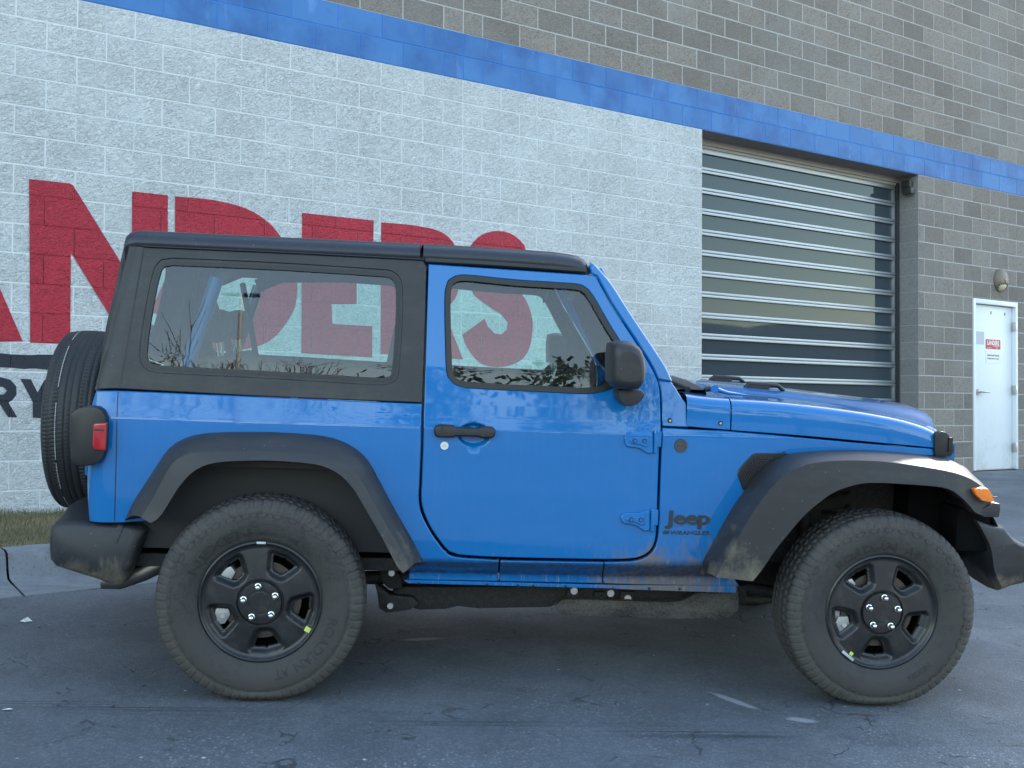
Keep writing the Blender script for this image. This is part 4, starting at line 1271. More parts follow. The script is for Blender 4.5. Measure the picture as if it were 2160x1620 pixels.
for t0, t1 in ((.0, .09), (.90, .965)):
    rows = [[ws_pt(t, y*(.735-.075*t)/.735) for y in [-.69+.08625*k for k in range(17)]] for t in (t0, (t0+t1)/2, t1)]
    b = loft('windscreen_rail', rows, P, ws, smooth=60); so = b.modifiers.new('s', 'SOLIDIFY'); so.thickness = .04; so.offset = 0
MB().box(1.56, 1.66, -.72, .72, 1.135, 1.195).build('cowl', M['trimblack'], car, bevel=.01)
# cowl top and wipers
for y0, y1 in ((-.58, -.05), (.02, .56)):
    MB().tube([(1.70, y0, 1.235), (1.655, y0+.15, 1.262), (1.63, (y0+y1)/2, 1.268), (1.645, y1, 1.262)], [.014, .009, .007, .005], 8).build('wiper', M['trimblack'], car)

# ---------------- bonnet
def lerp(a, b, t): return a+(b-a)*t
def hood_row(x, zs, zh, zc):
    """one section of the bonnet: seam, side, shoulder, crowned top"""
    sy = ys(x, zs)+.002
    n = 6
    row = [(x, -sy, zs), (x, -sy+.004, lerp(zs, zh, .45))]
    zq = lerp(zs, zh, .66)
    for k in range(n+1):
        a = math.pi/2*k/n
        row.append((x, -(sy-.008)+(1-math.cos(a))*.050, zq+math.sin(a)*(zh-zq)))
    w = -row[-1][1]
    for k in range(1, 9):
        t = k/8
        bul = .5-.5*math.cos(math.pi*min(1, max(0, (t-.28)/.22)))
        row.append((x, -w*(1-t), zh+(zc-zh)*(.42*t+.58*bul)))
    f = min(1, max(0, (x-2.35)/.45)); f = f*f*(3-2*f)*.165
    row = [(px_+f*(1-(py_/sy)**2), py_, pz_) for px_, py_, pz_ in row]
    return row+[(px_, -py_, pz_) for px_, py_, pz_ in row[-2::-1]]
HB = [hood_row(*a) for a in ((1.840, 1.0895, 1.214, 1.252), (1.98, 1.083, 1.211, 1.250), (2.175, 1.073, 1.200, 1.243), (2.39, 1.058, 1.180, 1.222), (2.55, 1.047, 1.157, 1.204), (2.66, 1.040, 1.134, 1.192), (2.74, 1.034, 1.107, 1.178), (2.772, 1.031, 1.088, 1.163), (2.788, 1.029, 1.064, 1.138), (2.796, 1.026, 1.038, 1.090))]
hd = loft('bonnet', HB, P, car, smooth=70, flip=True)
so = hd.modifiers.new('b', 'SUBSURF'); so.levels = 1; so.render_levels = 1; so.boundary_smooth = 'PRESERVE_CORNERS'
MB().box(1.80, 1.834, -.70, .70, 1.0, 1.18).build('bonnet_gap', M['seal'], hd)
CW = [hood_row(*a) for a in ((1.650, 1.101, 1.228, 1.250), (1.70, 1.098, 1.2215, 1.252), (1.76, 1.0945, 1.218, 1.253), (1.8345, 1.0905, 1.2145, 1.252))]
cwl = loft('cowl', CW, P, car, smooth=70, flip=True)
so = cwl.modifiers.new('b', 'SUBSURF'); so.levels = 1; so.render_levels = 1; so.boundary_smooth = 'PRESERVE_CORNERS'
for (bx, bz) in [(1.7928,1.1158)]:
    for side in (-1, 1):
        MB().disc_y(bx, bz, .011, side*(ys(bx, bz)+.008), side*(ys(bx, bz)-.004), 14, .009).build('bolt', M['trimblack'], cwl)
        MB().disc_y(bx, bz, .0045, side*(ys(bx, bz)+.0095), side*(ys(bx, bz)-.004), 8).build('bolt', M['bolt'], cwl)
cg = [[(x, y, z+.03*(1-(y/.6)**2)) for y in [-.58+.0725*k for k in range(17)]] for x, z in ((1.60, 1.20), (1.66, 1.236), (1.775, 1.236), (1.785, 1.20))]
loft('cowl_grille', cg, M['trimblack'], car, smooth=40)

# rubber loops on the bonnet and hinge arms at its rear edge
for s in (-1, 1):
    zb_ = 1.236
    b = MB()
    b.tube([(2.035, .29*s, zb_), (2.055, .29*s, zb_+.020), (2.185, .29*s, zb_+.016), (2.215, .29*s, zb_-.006)], [.012, .012, .011, .010], 8)
    b.box(2.045, 2.145, .29*s-.010, .29*s+.010, zb_-.02, zb_+.018)
    b.build('bonnet_bumper', M['trimblack'], hd, bevel=.003)
    MB().tube([(1.80, .60*s, 1.246), (1.80, .60*s-.035, 1.246)], .017, 12).tube([(1.80, .585*s, 1.246), (1.87, .585*s, 1.228), (1.95, .585*s, 1.222)], [.013, .008, .004], 8).build('bonnet_hinge', P, hd)
    MB().tube([(1.765, .60*s, 1.240), (1.80, .60*s, 1.247)], [.010, .013], 8).build('washer_nozzle', M['trimblack'], hd)
    lo_ = spline([(2.7510,1.0861),(2.7648,1.0986),(2.7812,1.1042),(2.8003,1.0998),(2.8137,1.0861),(2.8326,1.0545),(2.8409,1.0245),(2.8299,1.0000),(2.8030,0.9951),(2.7591,0.9938)], step=.015)
    yk = .645
    la = MB().prism([(x, z) for x, z in lo_], s*(yk-.02), s*(yk+.018)).build('bonnet_latch', M['trimblack'], hd, bevel=.006)
    lx1 = max(p[0] for p in lo_); lzc = sum(p[1] for p in lo_)/len(lo_)
    MB().box(lx1-.030, lx1-.012, min(s*yk, s*(yk+.024)), max(s*yk, s*(yk+.024)), lzc-.03, lzc+.032).build('latch_strap', M['black_rubber'], la, bevel=.003)

# ---------------- grille
gp = MB()
gp.add([], [])
gx0, gx1 = 2.83, 2.875
front = []
gr_z0, gr_z1, gr_w = .74, 1.045, .585
slots = [(-.27+.09*k-.028, -.27+.09*k+.028) for k in range(7)]
ys_ = [-gr_w]+[v for s in slots for v in s]+[gr_w]
for i in range(0, len(ys_), 2):
    dx = .075*(1-((ys_[i]+ys_[i+1])/2/.62)**2)
    gp.box(gx0-.03+dx, gx1-.03+dx, ys_[i], ys_[i+1], gr_z0, gr_z1)
for k in range(14):
    ya, yb = -gr_w+gr_w*2*k/14, -gr_w+gr_w*2*(k+1)/14
    dx = .075*(1-((ya+yb)/2/.62)**2)
    gp.box(gx0-.03+dx, gx1-.032+dx, ya, yb, gr_z1-.06, gr_z1+.004).box(gx0-.03+dx, gx1-.032+dx, ya, yb, gr_z0-.003, gr_z0+.06)
grl = gp.build('grille', P, car)
MB().box(gx0-.06, gx0-.005, -.56, .56, .72, 1.05).build('radiator', M['under'], grl)
for s in (-1, 1):
    hl = MB()
    n = 28
    v = []; 
    for r, xx in ((.098, gx1+.004), (.098, gx1+.022), (.088, gx1+.026)):
        v += [(xx, s*.435+r*math.cos(2*math.pi*k/n), .915+r*math.sin(2*math.pi*k/n)) for k in range(n)]
    f = [(i*n+k, i*n+(k+1) % n, (i+1)*n+(k+1) % n, (i+1)*n+k) for i in range(2) for k in range(n)]
    hl.add(v, f)
    hb = hl.build('headlight', M['trimblack'], grl)
    hl = MB(); rows = [[(gx1+.024+.016*math.cos(t), s*.435+.088*math.sin(t)*math.cos(2*math.pi*k/n), .915+.088*math.sin(t)*math.sin(2*math.pi*k/n)) for k in range(n)] for t in (.01, .4, .8, 1.2, 1.57)]
    loft('lens', rows, M['lens_clear'], hb, closed=True, flip=False)

# ---------------- wheel arch flares
def flare(name, c0, c1, c2, y1, y2, drop, label=None):
    """c0 edge on the body, c1 crease, c2 lower lip: open curves in x,z with equal point counts"""
    obs = []
    n = 48
    def rs(c):
        p = spline(c, False, .01)
        L = [0]
        for a, b in zip(p, p[1:]): L.append(L[-1]+math.dist(a, b))
        out = []; j = 0
        for i in range(n+1):
            t = L[-1]*i/n
            while j < len(L)-2 and L[j+1] < t: j += 1
            k = (t-L[j])/max(1e-9, L[j+1]-L[j])
            out.append((lerp(p[j][0], p[j+1][0], k), lerp(p[j][1], p[j+1][1], k)))
        return out
    A, B, C = rs(c0), rs(c1), rs(c2)
    cx = sum(p[0] for p in C)/len(C); cz = min(p[1] for p in C)
    for side in (-1, 1):
        rows = []
        for i in range(n+1):
            (ax, az), (bx, bz), (ccx, ccz) = A[i], B[i], C[i]
            t = i/n
            Y1 = y1(t) if callable(y1) else y1
            Y2 = y2(t) if callable(y2) else y2
            ya = ys(ax, az)
            d = Vector((ccx-bx, ccz-bz)); d = d.normalized() if d.length > 1e-5 else Vector((0, -1))
            row = [(ax, ya-.02, az), (ax, ya+.004, az)]
            for u in (.25, .5, .75, .9):
                q = math.sin(u*math.pi/2)
                row.append((lerp(ax, bx, u), lerp(ya+.004, Y1, u**.85), lerp(az, bz, u)+.012*math.sin(u*math.pi)))
            row.append((lerp(ax, bx, .97), lerp(ya, Y1, .985), lerp(az, bz, .97)+.002))
            row.append((bx, Y1+.003, bz))
            for u in (.12, .5, .85):
                row.append((lerp(bx, ccx, u), lerp(Y1+.003, Y2, u), lerp(bz, ccz, u)))
            row.append((lerp(bx, ccx, .97), Y2-.001, lerp(bz, ccz, .97)))
            row.append((ccx, Y2-.010, ccz))
            row.append((ccx, Y2-.035, ccz))
            row.append((ccx-d.x*.035, Y2-.038, ccz-d.y*.035))
            row.append((ccx-d.x*.04, .70, ccz-d.y*.04))
            rows.append([(x, side*y, z) for x, y, z in row])
        o = loft(name, rows, M['flare'], car, smooth=40, flip=side < 0)
        # close both ends
        for rw_, fl in ((rows[0], side > 0), (rows[-1], side < 0)):
            me = o.data
        obs.append(o)
        if label and side < 0: o['label'] = label
        bm = bmesh.new(); bm.from_mesh(o.data); bm.verts.ensure_lookup_table()
        m = len(rows[0])
        for b in (0, n*m):
            vs = [bm.verts[b+k] for k in range(m)]
            try:
                f = bm.faces.new(vs)
            except ValueError: pass
        bmesh.ops.recalc_face_normals(bm, faces=bm.faces)
        bm.to_mesh(o.data); bm.free()
        o.data.polygons.foreach_set('use_smooth', [True]*len(o.data.polygons)); o.data.set_sharp_from_angle(angle=R(38))
    return obs
rear_fl = flare('wheel_arch_flare',
    [(-0.5297,0.6720),(-0.4921,0.7538),(-0.4578,0.8115),(-0.4153,0.8821),(-0.3778,0.9434),(-0.3362,0.9811),(-0.2767,1.0066),(-0.2059,1.0188),(-0.0093,1.0278),(0.1351,1.0250),(0.2260,1.0168),(0.2847,1.0002),(0.3367,0.9741),(0.3858,0.9292),(0.4363,0.8451),(0.4952,0.7419),(0.5620,0.6324),(0.5978,0.5683),(0.6162,0.5285)],
    [(-0.4456,0.7048),(-0.4074,0.7700),(-0.3744,0.8369),(-0.3464,0.8948),(-0.3161,0.9277),(-0.2768,0.9503),(-0.2215,0.9582),(-0.1607,0.9627),(0.0052,0.9677),(0.1462,0.9647),(0.2262,0.9545),(0.2800,0.9380),(0.3217,0.9139),(0.3587,0.8751),(0.4098,0.7911),(0.4670,0.6960),(0.5261,0.6022),(0.5531,0.5569),(0.5577,0.5294)],
    [(-0.4046,0.6862),(-0.3724,0.7083),(-0.3409,0.7608),(-0.3112,0.8132),(-0.2811,0.8549),(-0.2474,0.8878),(-0.1996,0.9123),(-0.1340,0.9249),(0.0086,0.9326),(0.1314,0.9291),(0.2109,0.9206),(0.2592,0.9022),(0.2990,0.8763),(0.3432,0.8270),(0.3941,0.7451),(0.4470,0.6592),(0.4910,0.5800),(0.5216,0.5277),(0.5364,0.5170)],
    .912, .935, .03)
front_fl = flare('wheel_arch_flare',
    [(1.7542,0.4822),(1.7475,0.5475),(1.7843,0.6265),(1.8549,0.7654),(1.9036,0.8398),(1.9493,0.9044),(2.0002,0.9517),(2.0851,0.9958),(2.2612,1.0140),(2.4418,1.0166),(2.6111,1.0089),(2.7684,0.9948),(2.8254,0.9874)]+[(2.8569,0.9725),(2.9023,0.9536)]+[(2.8923,0.9461),(2.9497,0.8940)]+[(2.9371,0.8770)],
    [(1.7630,0.5212),(1.7871,0.5727),(1.8287,0.6528),(1.8930,0.7730),(1.9407,0.8476),(1.9910,0.9091),(2.0500,0.9540),(2.1255,0.9825),(2.2447,0.9973),(2.3789,0.9993),(2.4988,0.9914),(2.6516,0.9730),(2.7138,0.9614),(2.7664,0.9457),(2.8053,0.9296),(2.8385,0.9094),(2.8697,0.8911),(2.8855,0.8646)],
    [(1.9106,0.5117),(1.9499,0.5634),(1.9921,0.6322),(2.0815,0.7491),(2.1251,0.7954),(2.1655,0.8303),(2.2024,0.8595),(2.2436,0.8813),(2.3312,0.9082),(2.4185,0.9124),(2.4947,0.9107),(2.6463,0.9035),(2.6943,0.8933),(2.7292,0.8733),(2.7795,0.8327),(2.8114,0.8010),(2.8500,0.7886),(2.8997,0.7898)],
    lambda t: .918 if t < .85 else .918-.03*(t-.85)/.15, lambda t: .937 if t < .85 else .937-.03*(t-.85)/.15, .03)
for side, fo_ in zip((-1, 1), front_fl):
    # step under the lamp at the nose of the flare
    MB().prism([(2.8288,0.8077),(2.8903,0.8458),(2.9187,0.8408),(2.9203,0.8177),(2.9165,0.7848),(2.8503,0.7851)], side*.60, side*.915).build('flare_nose', M['flare'], fo_, bevel=.006)
    mk = spline([(2.7901,0.9001),(2.8535,0.9037),(2.8755,0.8737),(2.8818,0.8547),(2.8692,0.8486),(2.8310,0.8534),(2.8035,0.8775)], step=.02)
    mo = MB().prism(mk, side*.78, side*.935).build('side_marker_lamp', M['lens_amber'], fo_, bevel=.005)
    MB().box(2.872, 2.890, min(side*.9345, side*.936), max(side*.9345, side*.936), .868, .872).build('lamp_print', M['dark_plastic'], mo)
    vo = spline([(1.8742,0.9093,1),(1.8781,0.9307),(1.9321,0.9915),(1.9482,0.9975),(1.9667,0.9988),(2.0932,1.0007,1),(2.0285,0.9638),(1.9693,0.9144),(1.9229,0.8613),(1.9013,0.8456,1)], step=.012)
    vp = panel('side_vent', vo, M['trimblack'], car, thick=.02, cham=.004, side=side, pre=True, out=.006)
    vi = inset(vo, .014)
    panel('vent_mesh', vi, M['black_rubber'], vp, thick=.01, cham=.002, side=side, pre=True, out=.0065)
    hx = MB()
    zs = [p[1] for p in vi]; xs = [p[0] for p in vi]
    def inside(x, z, poly):
        c = False
        for i in range(len(poly)):
            (x1, z1), (x2, z2) = poly[i-1], poly[i]
            if (z1 > z) != (z2 > z) and x < (x2-x1)*(z-z1)/(z2-z1)+x1: c = not c
        return c
    for i in range(60):
        for j in range(60):
            x = min(xs)+.0115*i+(.0057 if j % 2 else 0); z = min(zs)+.0095*j
            if inside(x, z, vi) and all(math.dist((x, z), p) > .004 for p in vi):
                y = ys(x, z)+.008
                hx.disc_y(x, z, .0048, side*(y+.003), side*(y-.002), 6, .0035)
    hx.build('mesh_studs', M['flare'], vp, smooth=0)['kind'] = 'stuff'
# inner wheel housings behind the flares
def liner(cx, r, x0, x1, zmax, yin):
    for side in (-1, 1):
        m = []
        for i in range(25):
            a = math.pi*(.90-.80*i/24)
            x = cx+r*math.cos(a)*1.12; z = min(zmax, .386+r*math.sin(a)*1.15)
            m.append([(x, side*.80, z), (x, side*yin, z)])
        loft('wheel_liner', m, M['liner'], car, smooth=60, flip=side < 0)
        MB().prism([(q[1][0], q[1][2]) for q in m], side*yin, side*(yin-.01)).build('wheel_liner', M['liner'], car)
liner(0.02, .545, 0, 0, .945, .44)
liner(2.43, .575, 0, 0, .96, .42)
lp_o = spline([(-0.2018,0.7803),(-0.1552,0.8268),(-0.1170,0.8338),(0.0662,0.8311),(0.1151,0.8147),(0.1455,0.7760),(0.1640,0.7427),(0.0396,0.7513),(-0.0765,0.7621),(-0.1881,0.7689)], step=.03)
MB().prism(lp_o, -.455, -.43).build('liner_pressing', M['liner'], car, bevel=.005)

# ---------------- bumpers
rb = []
rb_o = spline([(-0.8195,0.5484),(-0.8195,0.5962),(-0.8123,0.6369),(-0.7950,0.6557),(-0.7404,0.6607,1),(-0.5576,0.6540,1),(-0.5489,0.6616),(-0.4736,0.6449,1),(-0.4535,0.6268,1),(-0.4835,0.5296),(-0.5090,0.4659),(-0.5294,0.4209),(-0.5470,0.4075),(-0.5756,0.4051),(-0.6277,0.4283),(-0.7936,0.4806),(-0.8135,0.5042)], step=.03)
def bump_loft(name, outl, stations, mat):
    """stations: (y, scale about centre, dx, dz)"""
    cx = sum(p[0] for p in outl)/len(outl); cz = sum(p[1] for p in outl)/len(outl)
    rows = [[(cx+(x-cx)*s+dx, y, cz+(z-cz)*s2+dz) for x, z in outl] for y, s, s2, dx, dz in stations]
    o = loft(name, rows, mat, car, closed=True, smooth=45)
    bm = bmesh.new(); bm.from_mesh(o.data); bm.verts.ensure_lookup_table()
    n = len(outl)
    bm.faces.new([bm.verts[k] for k in range(n)]); bm.faces.new([bm.verts[(len(rows)-1)*n+k] for k in range(n)])
    bmesh.ops.recalc_face_normals(bm, faces=bm.faces)
    bm.to_mesh(o.data); bm.free()
    o.data.polygons.foreach_set('use_smooth', [True]*len(o.data.polygons)); o.data.set_sharp_from_angle(angle=R(45))
    return o
rbo = bump_loft('rear_bumper', rb_o, [(-.795, .86, .80, 0, 0), (-.785, .93, .91, 0, 0), (-.765, .985, .98, 0, 0), (-.73, 1, 1, 0, 0), (-.60, 1, 1.0, -.012, 0), (-.45, .9, 1, -.05, .01), (.45, .9, 1, -.05, .01), (.60, 1, 1, -.012, 0), (.73, 1, 1, 0, 0), (.765, .985, .98, 0, 0), (.785, .93, .91, 0, 0), (.795, .86, .80, 0, 0)], M['bumper'])
fb_o = spline([(2.8438,0.7686,1),(2.9462,0.7388),(3.0011,0.7341),(3.0617,0.6789),(3.1508,0.6423),(3.1662,0.6040),(3.1708,0.5084),(3.1236,0.4872),(3.0549,0.4716),(3.0035,0.4523,1),(2.9562,0.5286),(2.9229,0.6494)], step=.03)
fb = bump_loft('front_bumper', fb_o, [(-.825, .70, .80, -.01, 0), (-.815, .80, .90, -.005, 0), (-.78, .90, .97, 0, 0), (-.70, 1, 1, 0, 0), (-.55, 1.05, 1, .02, 0), (-.4, 1.1, 1, .05, 0), (.4, 1.1, 1, .05, 0), (.55, 1.05, 1, .02, 0), (.70, 1, 1, 0, 0), (.78, .90, .97, 0, 0), (.815, .80, .90, -.005, 0), (.825, .70, .80, -.01, 0)], M['bumper'])
MB().box(2.86, 3.10, -.45, .45, .52, .62).build('bumper_beam', M['under'], fb)
for s in (-1, 1):
    MB().box(2.70, 3.0, min(s*.40, s*.50), max(s*.40, s*.50), .52, .66).build('frame_horn', M['under'], fb)
    MB().box(2.66, 2.772, min(s*.50, s*.645), max(s*.50, s*.645), .66, .985).build('inner_shield', M['dark_liner'], fb)
    MB().box(2.7735, 2.846, min(s*.59, s*.64), max(s*.59, s*.64), .66, .98).build('inner_shield', M['dark_liner'], fb)
    MB().box(2.80, 2.95, min(s*.52, s*.80), max(s*.52, s*.72), .62, .80).build('inner_shield', M['dark_liner'], fb, bevel=.02)

# ---------------- tail lamps
tl_o = spline([(-0.7253,0.9259),(-0.7271,1.0252),(-0.7246,1.0757),(-0.7055,1.0962),(-0.6739,1.1045),(-0.6321,1.1050),(-0.6126,1.0939),(-0.5986,1.0727),(-0.5944,1.0228),(-0.5972,0.9388),(-0.6088,0.9082),(-0.6312,0.8874),(-0.6694,0.8796),(-0.7114,0.8865),(-0.7239,0.9024)], step=.02)
ll_o = spline([(-0.6407,1.0386),(-0.6322,1.0433),(-0.5924,1.0462,1),(-0.5954,0.9430,1),(-0.6319,0.9455),(-0.6425,0.9542)], step=.02)
for s in (-1, 1):
    t = MB().prism(tl_o, s*.60, s*.846).build('tail_lamp', M['trimblack'], car, bevel=.012)
    MB().prism(inset(ll_o, -.004), s*.84, s*.8475).build('lens_bezel', M['seal'], t, bevel=.002)
    l = MB().prism(ll_o, s*.84, s*.851).build('lens', M['lens_red'], t, bevel=.003)
    c = [(-0.6200,1.0200)][0]
    MB().box(c[0]-.018, c[0]+.018, min(s*.8508, s*.8518), max(s*.8508, s*.8518), c[1]-.004, c[1]+.004).build('lens_print', M['dark_plastic'], l)
    MB().prism([(x-.01, z) for x, z in inset(tl_o, .05)], s*.605, s*.70).build('rear_lens', M['lens_red'], t)

# ---------------- door mirrors
mr_o = spline([(1.2938,1.4261),(1.3278,1.4365),(1.3650,1.4351),(1.3971,1.4182),(1.4191,1.3821),(1.4279,1.3152),(1.4202,1.2731),(1.4050,1.2534),(1.3472,1.2495),(1.3099,1.2564),(1.2965,1.2723),(1.2901,1.3880)], step=.02)
mb_o = spline([(1.3406,1.2426),(1.4343,1.2460),(1.4470,1.2279),(1.4206,1.1919),(1.3930,1.1817),(1.3668,1.1827),(1.3506,1.2006)], step=.02)
for s in (-1, 1):
    cx = sum(p[0] for p in mr_o)/len(mr_o); cz = sum(p[1] for p in mr_o)/len(mr_o)
    rows = []
    for d, k in ((1.03, .60), (1.025, .78), (1.008, .91), (.985, .975), (.95, 1.0), (.90, .99), (.845, .95), (.835, .88)):
        rows.append([(cx+(x-cx)*k, s*d, cz+(z-cz)*k) for x, z in mr_o])
    o = loft('door_mirror', rows, M['bumper'] if False else M['trimblack'], car, closed=True, smooth=60)
    bm = bmesh.new(); bm.from_mesh(o.data); bm.verts.ensure_lookup_table()
    n = len(mr_o)
    bm.faces.new([bm.verts[k] for k in range(n)]); bm.faces.new([bm.verts[(len(rows)-1)*n+k] for k in range(n)])
    bmesh.ops.recalc_face_normals(bm, faces=bm.faces); bm.to_mesh(o.data); bm.free()
    o.data.materials.clear(); o.data.materials.append(M['flare'])
    MB().prism(mb_o, s*.79, s*.915).build('mirror_foot', M['flare'], o, bevel=.012)
    sl = spline([(1.3209,1.4344),(1.3263,1.3604),(1.3184,1.3329),(1.3260,1.2878),(1.3277,1.2534)], False, .02)
    yy = 1.0
    gx_ = cx-.055
    if s > 0: MB().box(cx-.0605, cx-.056, min(s*.845, s*1.0), max(s*.845, s*1.0), cz-.085, cz+.080).build('mirror_glass', plain('mirror', (.8, .8, .8), .02, Metallic=1.0), o)

# ---------------- badges
bp = [(1.6268,1.0225)][0]
bg_ = MB().disc_y(bp[0], bp[1], .0285, -(ys(*bp)+.005), -(ys(*bp)-.004), 32, .0265).build('round_badge', M['badge'], car)
MB().disc_y(bp[0], bp[1], .0235, -(ys(*bp)+.0056), -(ys(*bp)+.003), 28).build('badge_face', plain('badge relief', (.10, .10, .105), .4, Metallic=.5), bg_)
rl = MB()
for k in range(5):
    x = bp[0]-.016+.008*k; rl.prism([(x-.003, bp[1]-.007), (x+.001, bp[1]-.007), (x+.004, bp[1]+.005), (x, bp[1]+.005)], -(ys(*bp)+.0068), -(ys(*bp)+.005))
for k in range(9):
    a = math.pi*(.18+.64*k/8)
    for sg_ in (1, -1):
        cx_, cz_ = bp[0]+.0185*math.cos(a), bp[1]+sg_*.0165*math.sin(a)
        rl.box(cx_-.0014, cx_+.0014, -(ys(*bp)+.0068), -(ys(*bp)+.005), cz_-.0022, cz_+.0022)
rl.build('badge_relief', M['badge'], bg_, smooth=0)
def side_text(name, body, x0, x1, z0, h, bold, shear=0, space=1.0, mat='badge', dep=.0045):
    vs, fs = text_mesh(body, 1.0, bold, shear, space)
    X = max(v.x for v in vs); yb = 0.0; cap = .70
    return solid_text(name, vs, fs, M[mat], car, lambda a, b, d: (x0+a*(x1-x0)/X, -(ys(x0+a*(x1-x0)/X, z0)+.0004+d), z0+b/cap*h), dep)
j = [(1.5789,0.7073),(1.7671,0.7084),(1.5758,0.7613),(1.6034,0.6619),(1.7699,0.6626),(1.6025,0.6774),(1.5716,0.6627),(1.5965,0.6774)]
side_text('lettering', 'Jeep', j[0][0], j[1][0], j[0][1]-.002, j[2][1]-j[0][1], .022, 0, .95)
side_text('lettering', 'WRANGLER', j[3][0], j[4][0], j[3][1], j[5][1]-j[3][1], .012, .12, 1.0, 'badge', .002)
fl_ = MB()
for k in range(3):
    z = j[6][1]+.0012+.0052*k
    fl_.prism([(j[6][0], z), (j[7][0], z), (j[7][0]+.001, z+.0034), (j[6][0]+.001, z+.0034)], -(ys(j[6][0], z)+.002), -(ys(j[6][0], z)))
fl_.build('flag_emblem', M['badge'], car, smooth=0)

# ---------------- wheels
TR = .400
def tyre_mesh(kind):
    me = bpy.data.meshes.new('tyre')
    half = [(-.092, .231), (-.100, .236), (-.106, .243), (-.109, .250), (-.1115, .256), (-.1155, .268), (-.119, .280), (-.1222, .300), (-.1226, .312), (-.1222, .325), (-.1205, .338), (-.1200, .341), (-.1180, .349), (-.1155, .358), (-.1120, .367), (-.1075, .376), (-.1020, .3835), (-.0960, .389), (-.0900, .3925)]
    tread = [-.084, -.078, -.072, -.066, -.060, -.054, -.048, -.042, -.036, -.030, -.024, -.018, -.012, -.006, 0]
    pr = half+[(y, .3925+(.400-.3925)*(1-(abs(y)/.09)**2.2)) for y in tread]
    pr = pr+[(-y, r) for y, r in pr[-2::-1]]
    NS = 432; NP = 72
    V = []; F_ = []
    for i in range(NS):
        th = 2*math.pi*i/NS
        ph = (i*NP/NS) % 1.0
        for y, r in pr:
            dr = 0.0; dy = 0.0
            ay = abs(y)
            if kind == 'at':
                off = .5 if y > 0 else 0
                p2 = (ph+off) % 1.0
                if r > .345 and ay > .088:       # shoulder lugs
                    lug = p2 > .13
                    dr = 0 if lug else -.0045
                    if r < .372: dr = 0; dy = (.0022 if lug else 0)*(1 if y < 0 else -1)*-1
                elif ay <= .088:
                    if .060 < ay < .070 or .020 < ay < .027: dr = -.009
                    elif ay > .07: dr = -.005 if p2 < .17 else 0
                    elif ay > .027: dr = -.007 if ((p2+ay*9) % 1.0) < .26 else 0
                    else: dr = -.007 if ((ph*1.0+y*11) % 1.0) < .24 else 0
                if .2545 < r < .2575: dy = .0012*(1 if y < 0 else -1)
                if .3395 < r < .343: dy = -.0012*(1 if y > 0 else -1)
            else:
                if ay < .098:
                    for g in (.083, .040, .010):
                        pass
                    if .074 < ay < .080 or .038 < ay < .044 or .009 < ay < .014: dr = -.0035
                    elif ay > .08: dr = -.003 if (ph*2) % 1.0 < .22 else 0
                    elif ay > .044: dr = -.0035 if (ph*2+ay*14) % 1.0 < .22 else 0
                    else: dr = -.0025 if (ph*2+y*20) % 1.0 < .2 else 0
                elif r > .36: dr = -.002 if (ph*2) % 1.0 < .2 else 0
            rr = r+dr
            x, z = rr*math.cos(th), rr*math.sin(th)
            yy = y+dy
            if kind == 'at' and z < -.345:       # sag on the ground
                k = (-.345-z)/.055
                z = -.345-(.0412)*min(1, k*1.0)
                yy *= 1+.05*min(1, k)*(1-min(1, k))*4
            V.append((x, yy, z))
    n = len(pr)
    for i in range(NS):
        j_ = (i+1) % NS
        for k in range(n-1):
            F_.append((i*n+k, i*n+k+1, j_*n+k+1, j_*n+k))
    me.from_pydata(V, [], F_)
    me.polygons.foreach_set('use_smooth', [True]*len(F_))
    me.set_sharp_from_angle(angle=R(32))
    me.materials.append(M['rubber'] if kind == 'at' else M['rubber_new'])
    return me
tyre_at = tyre_mesh('at'); tyre_ht = tyre_mesh('ht')

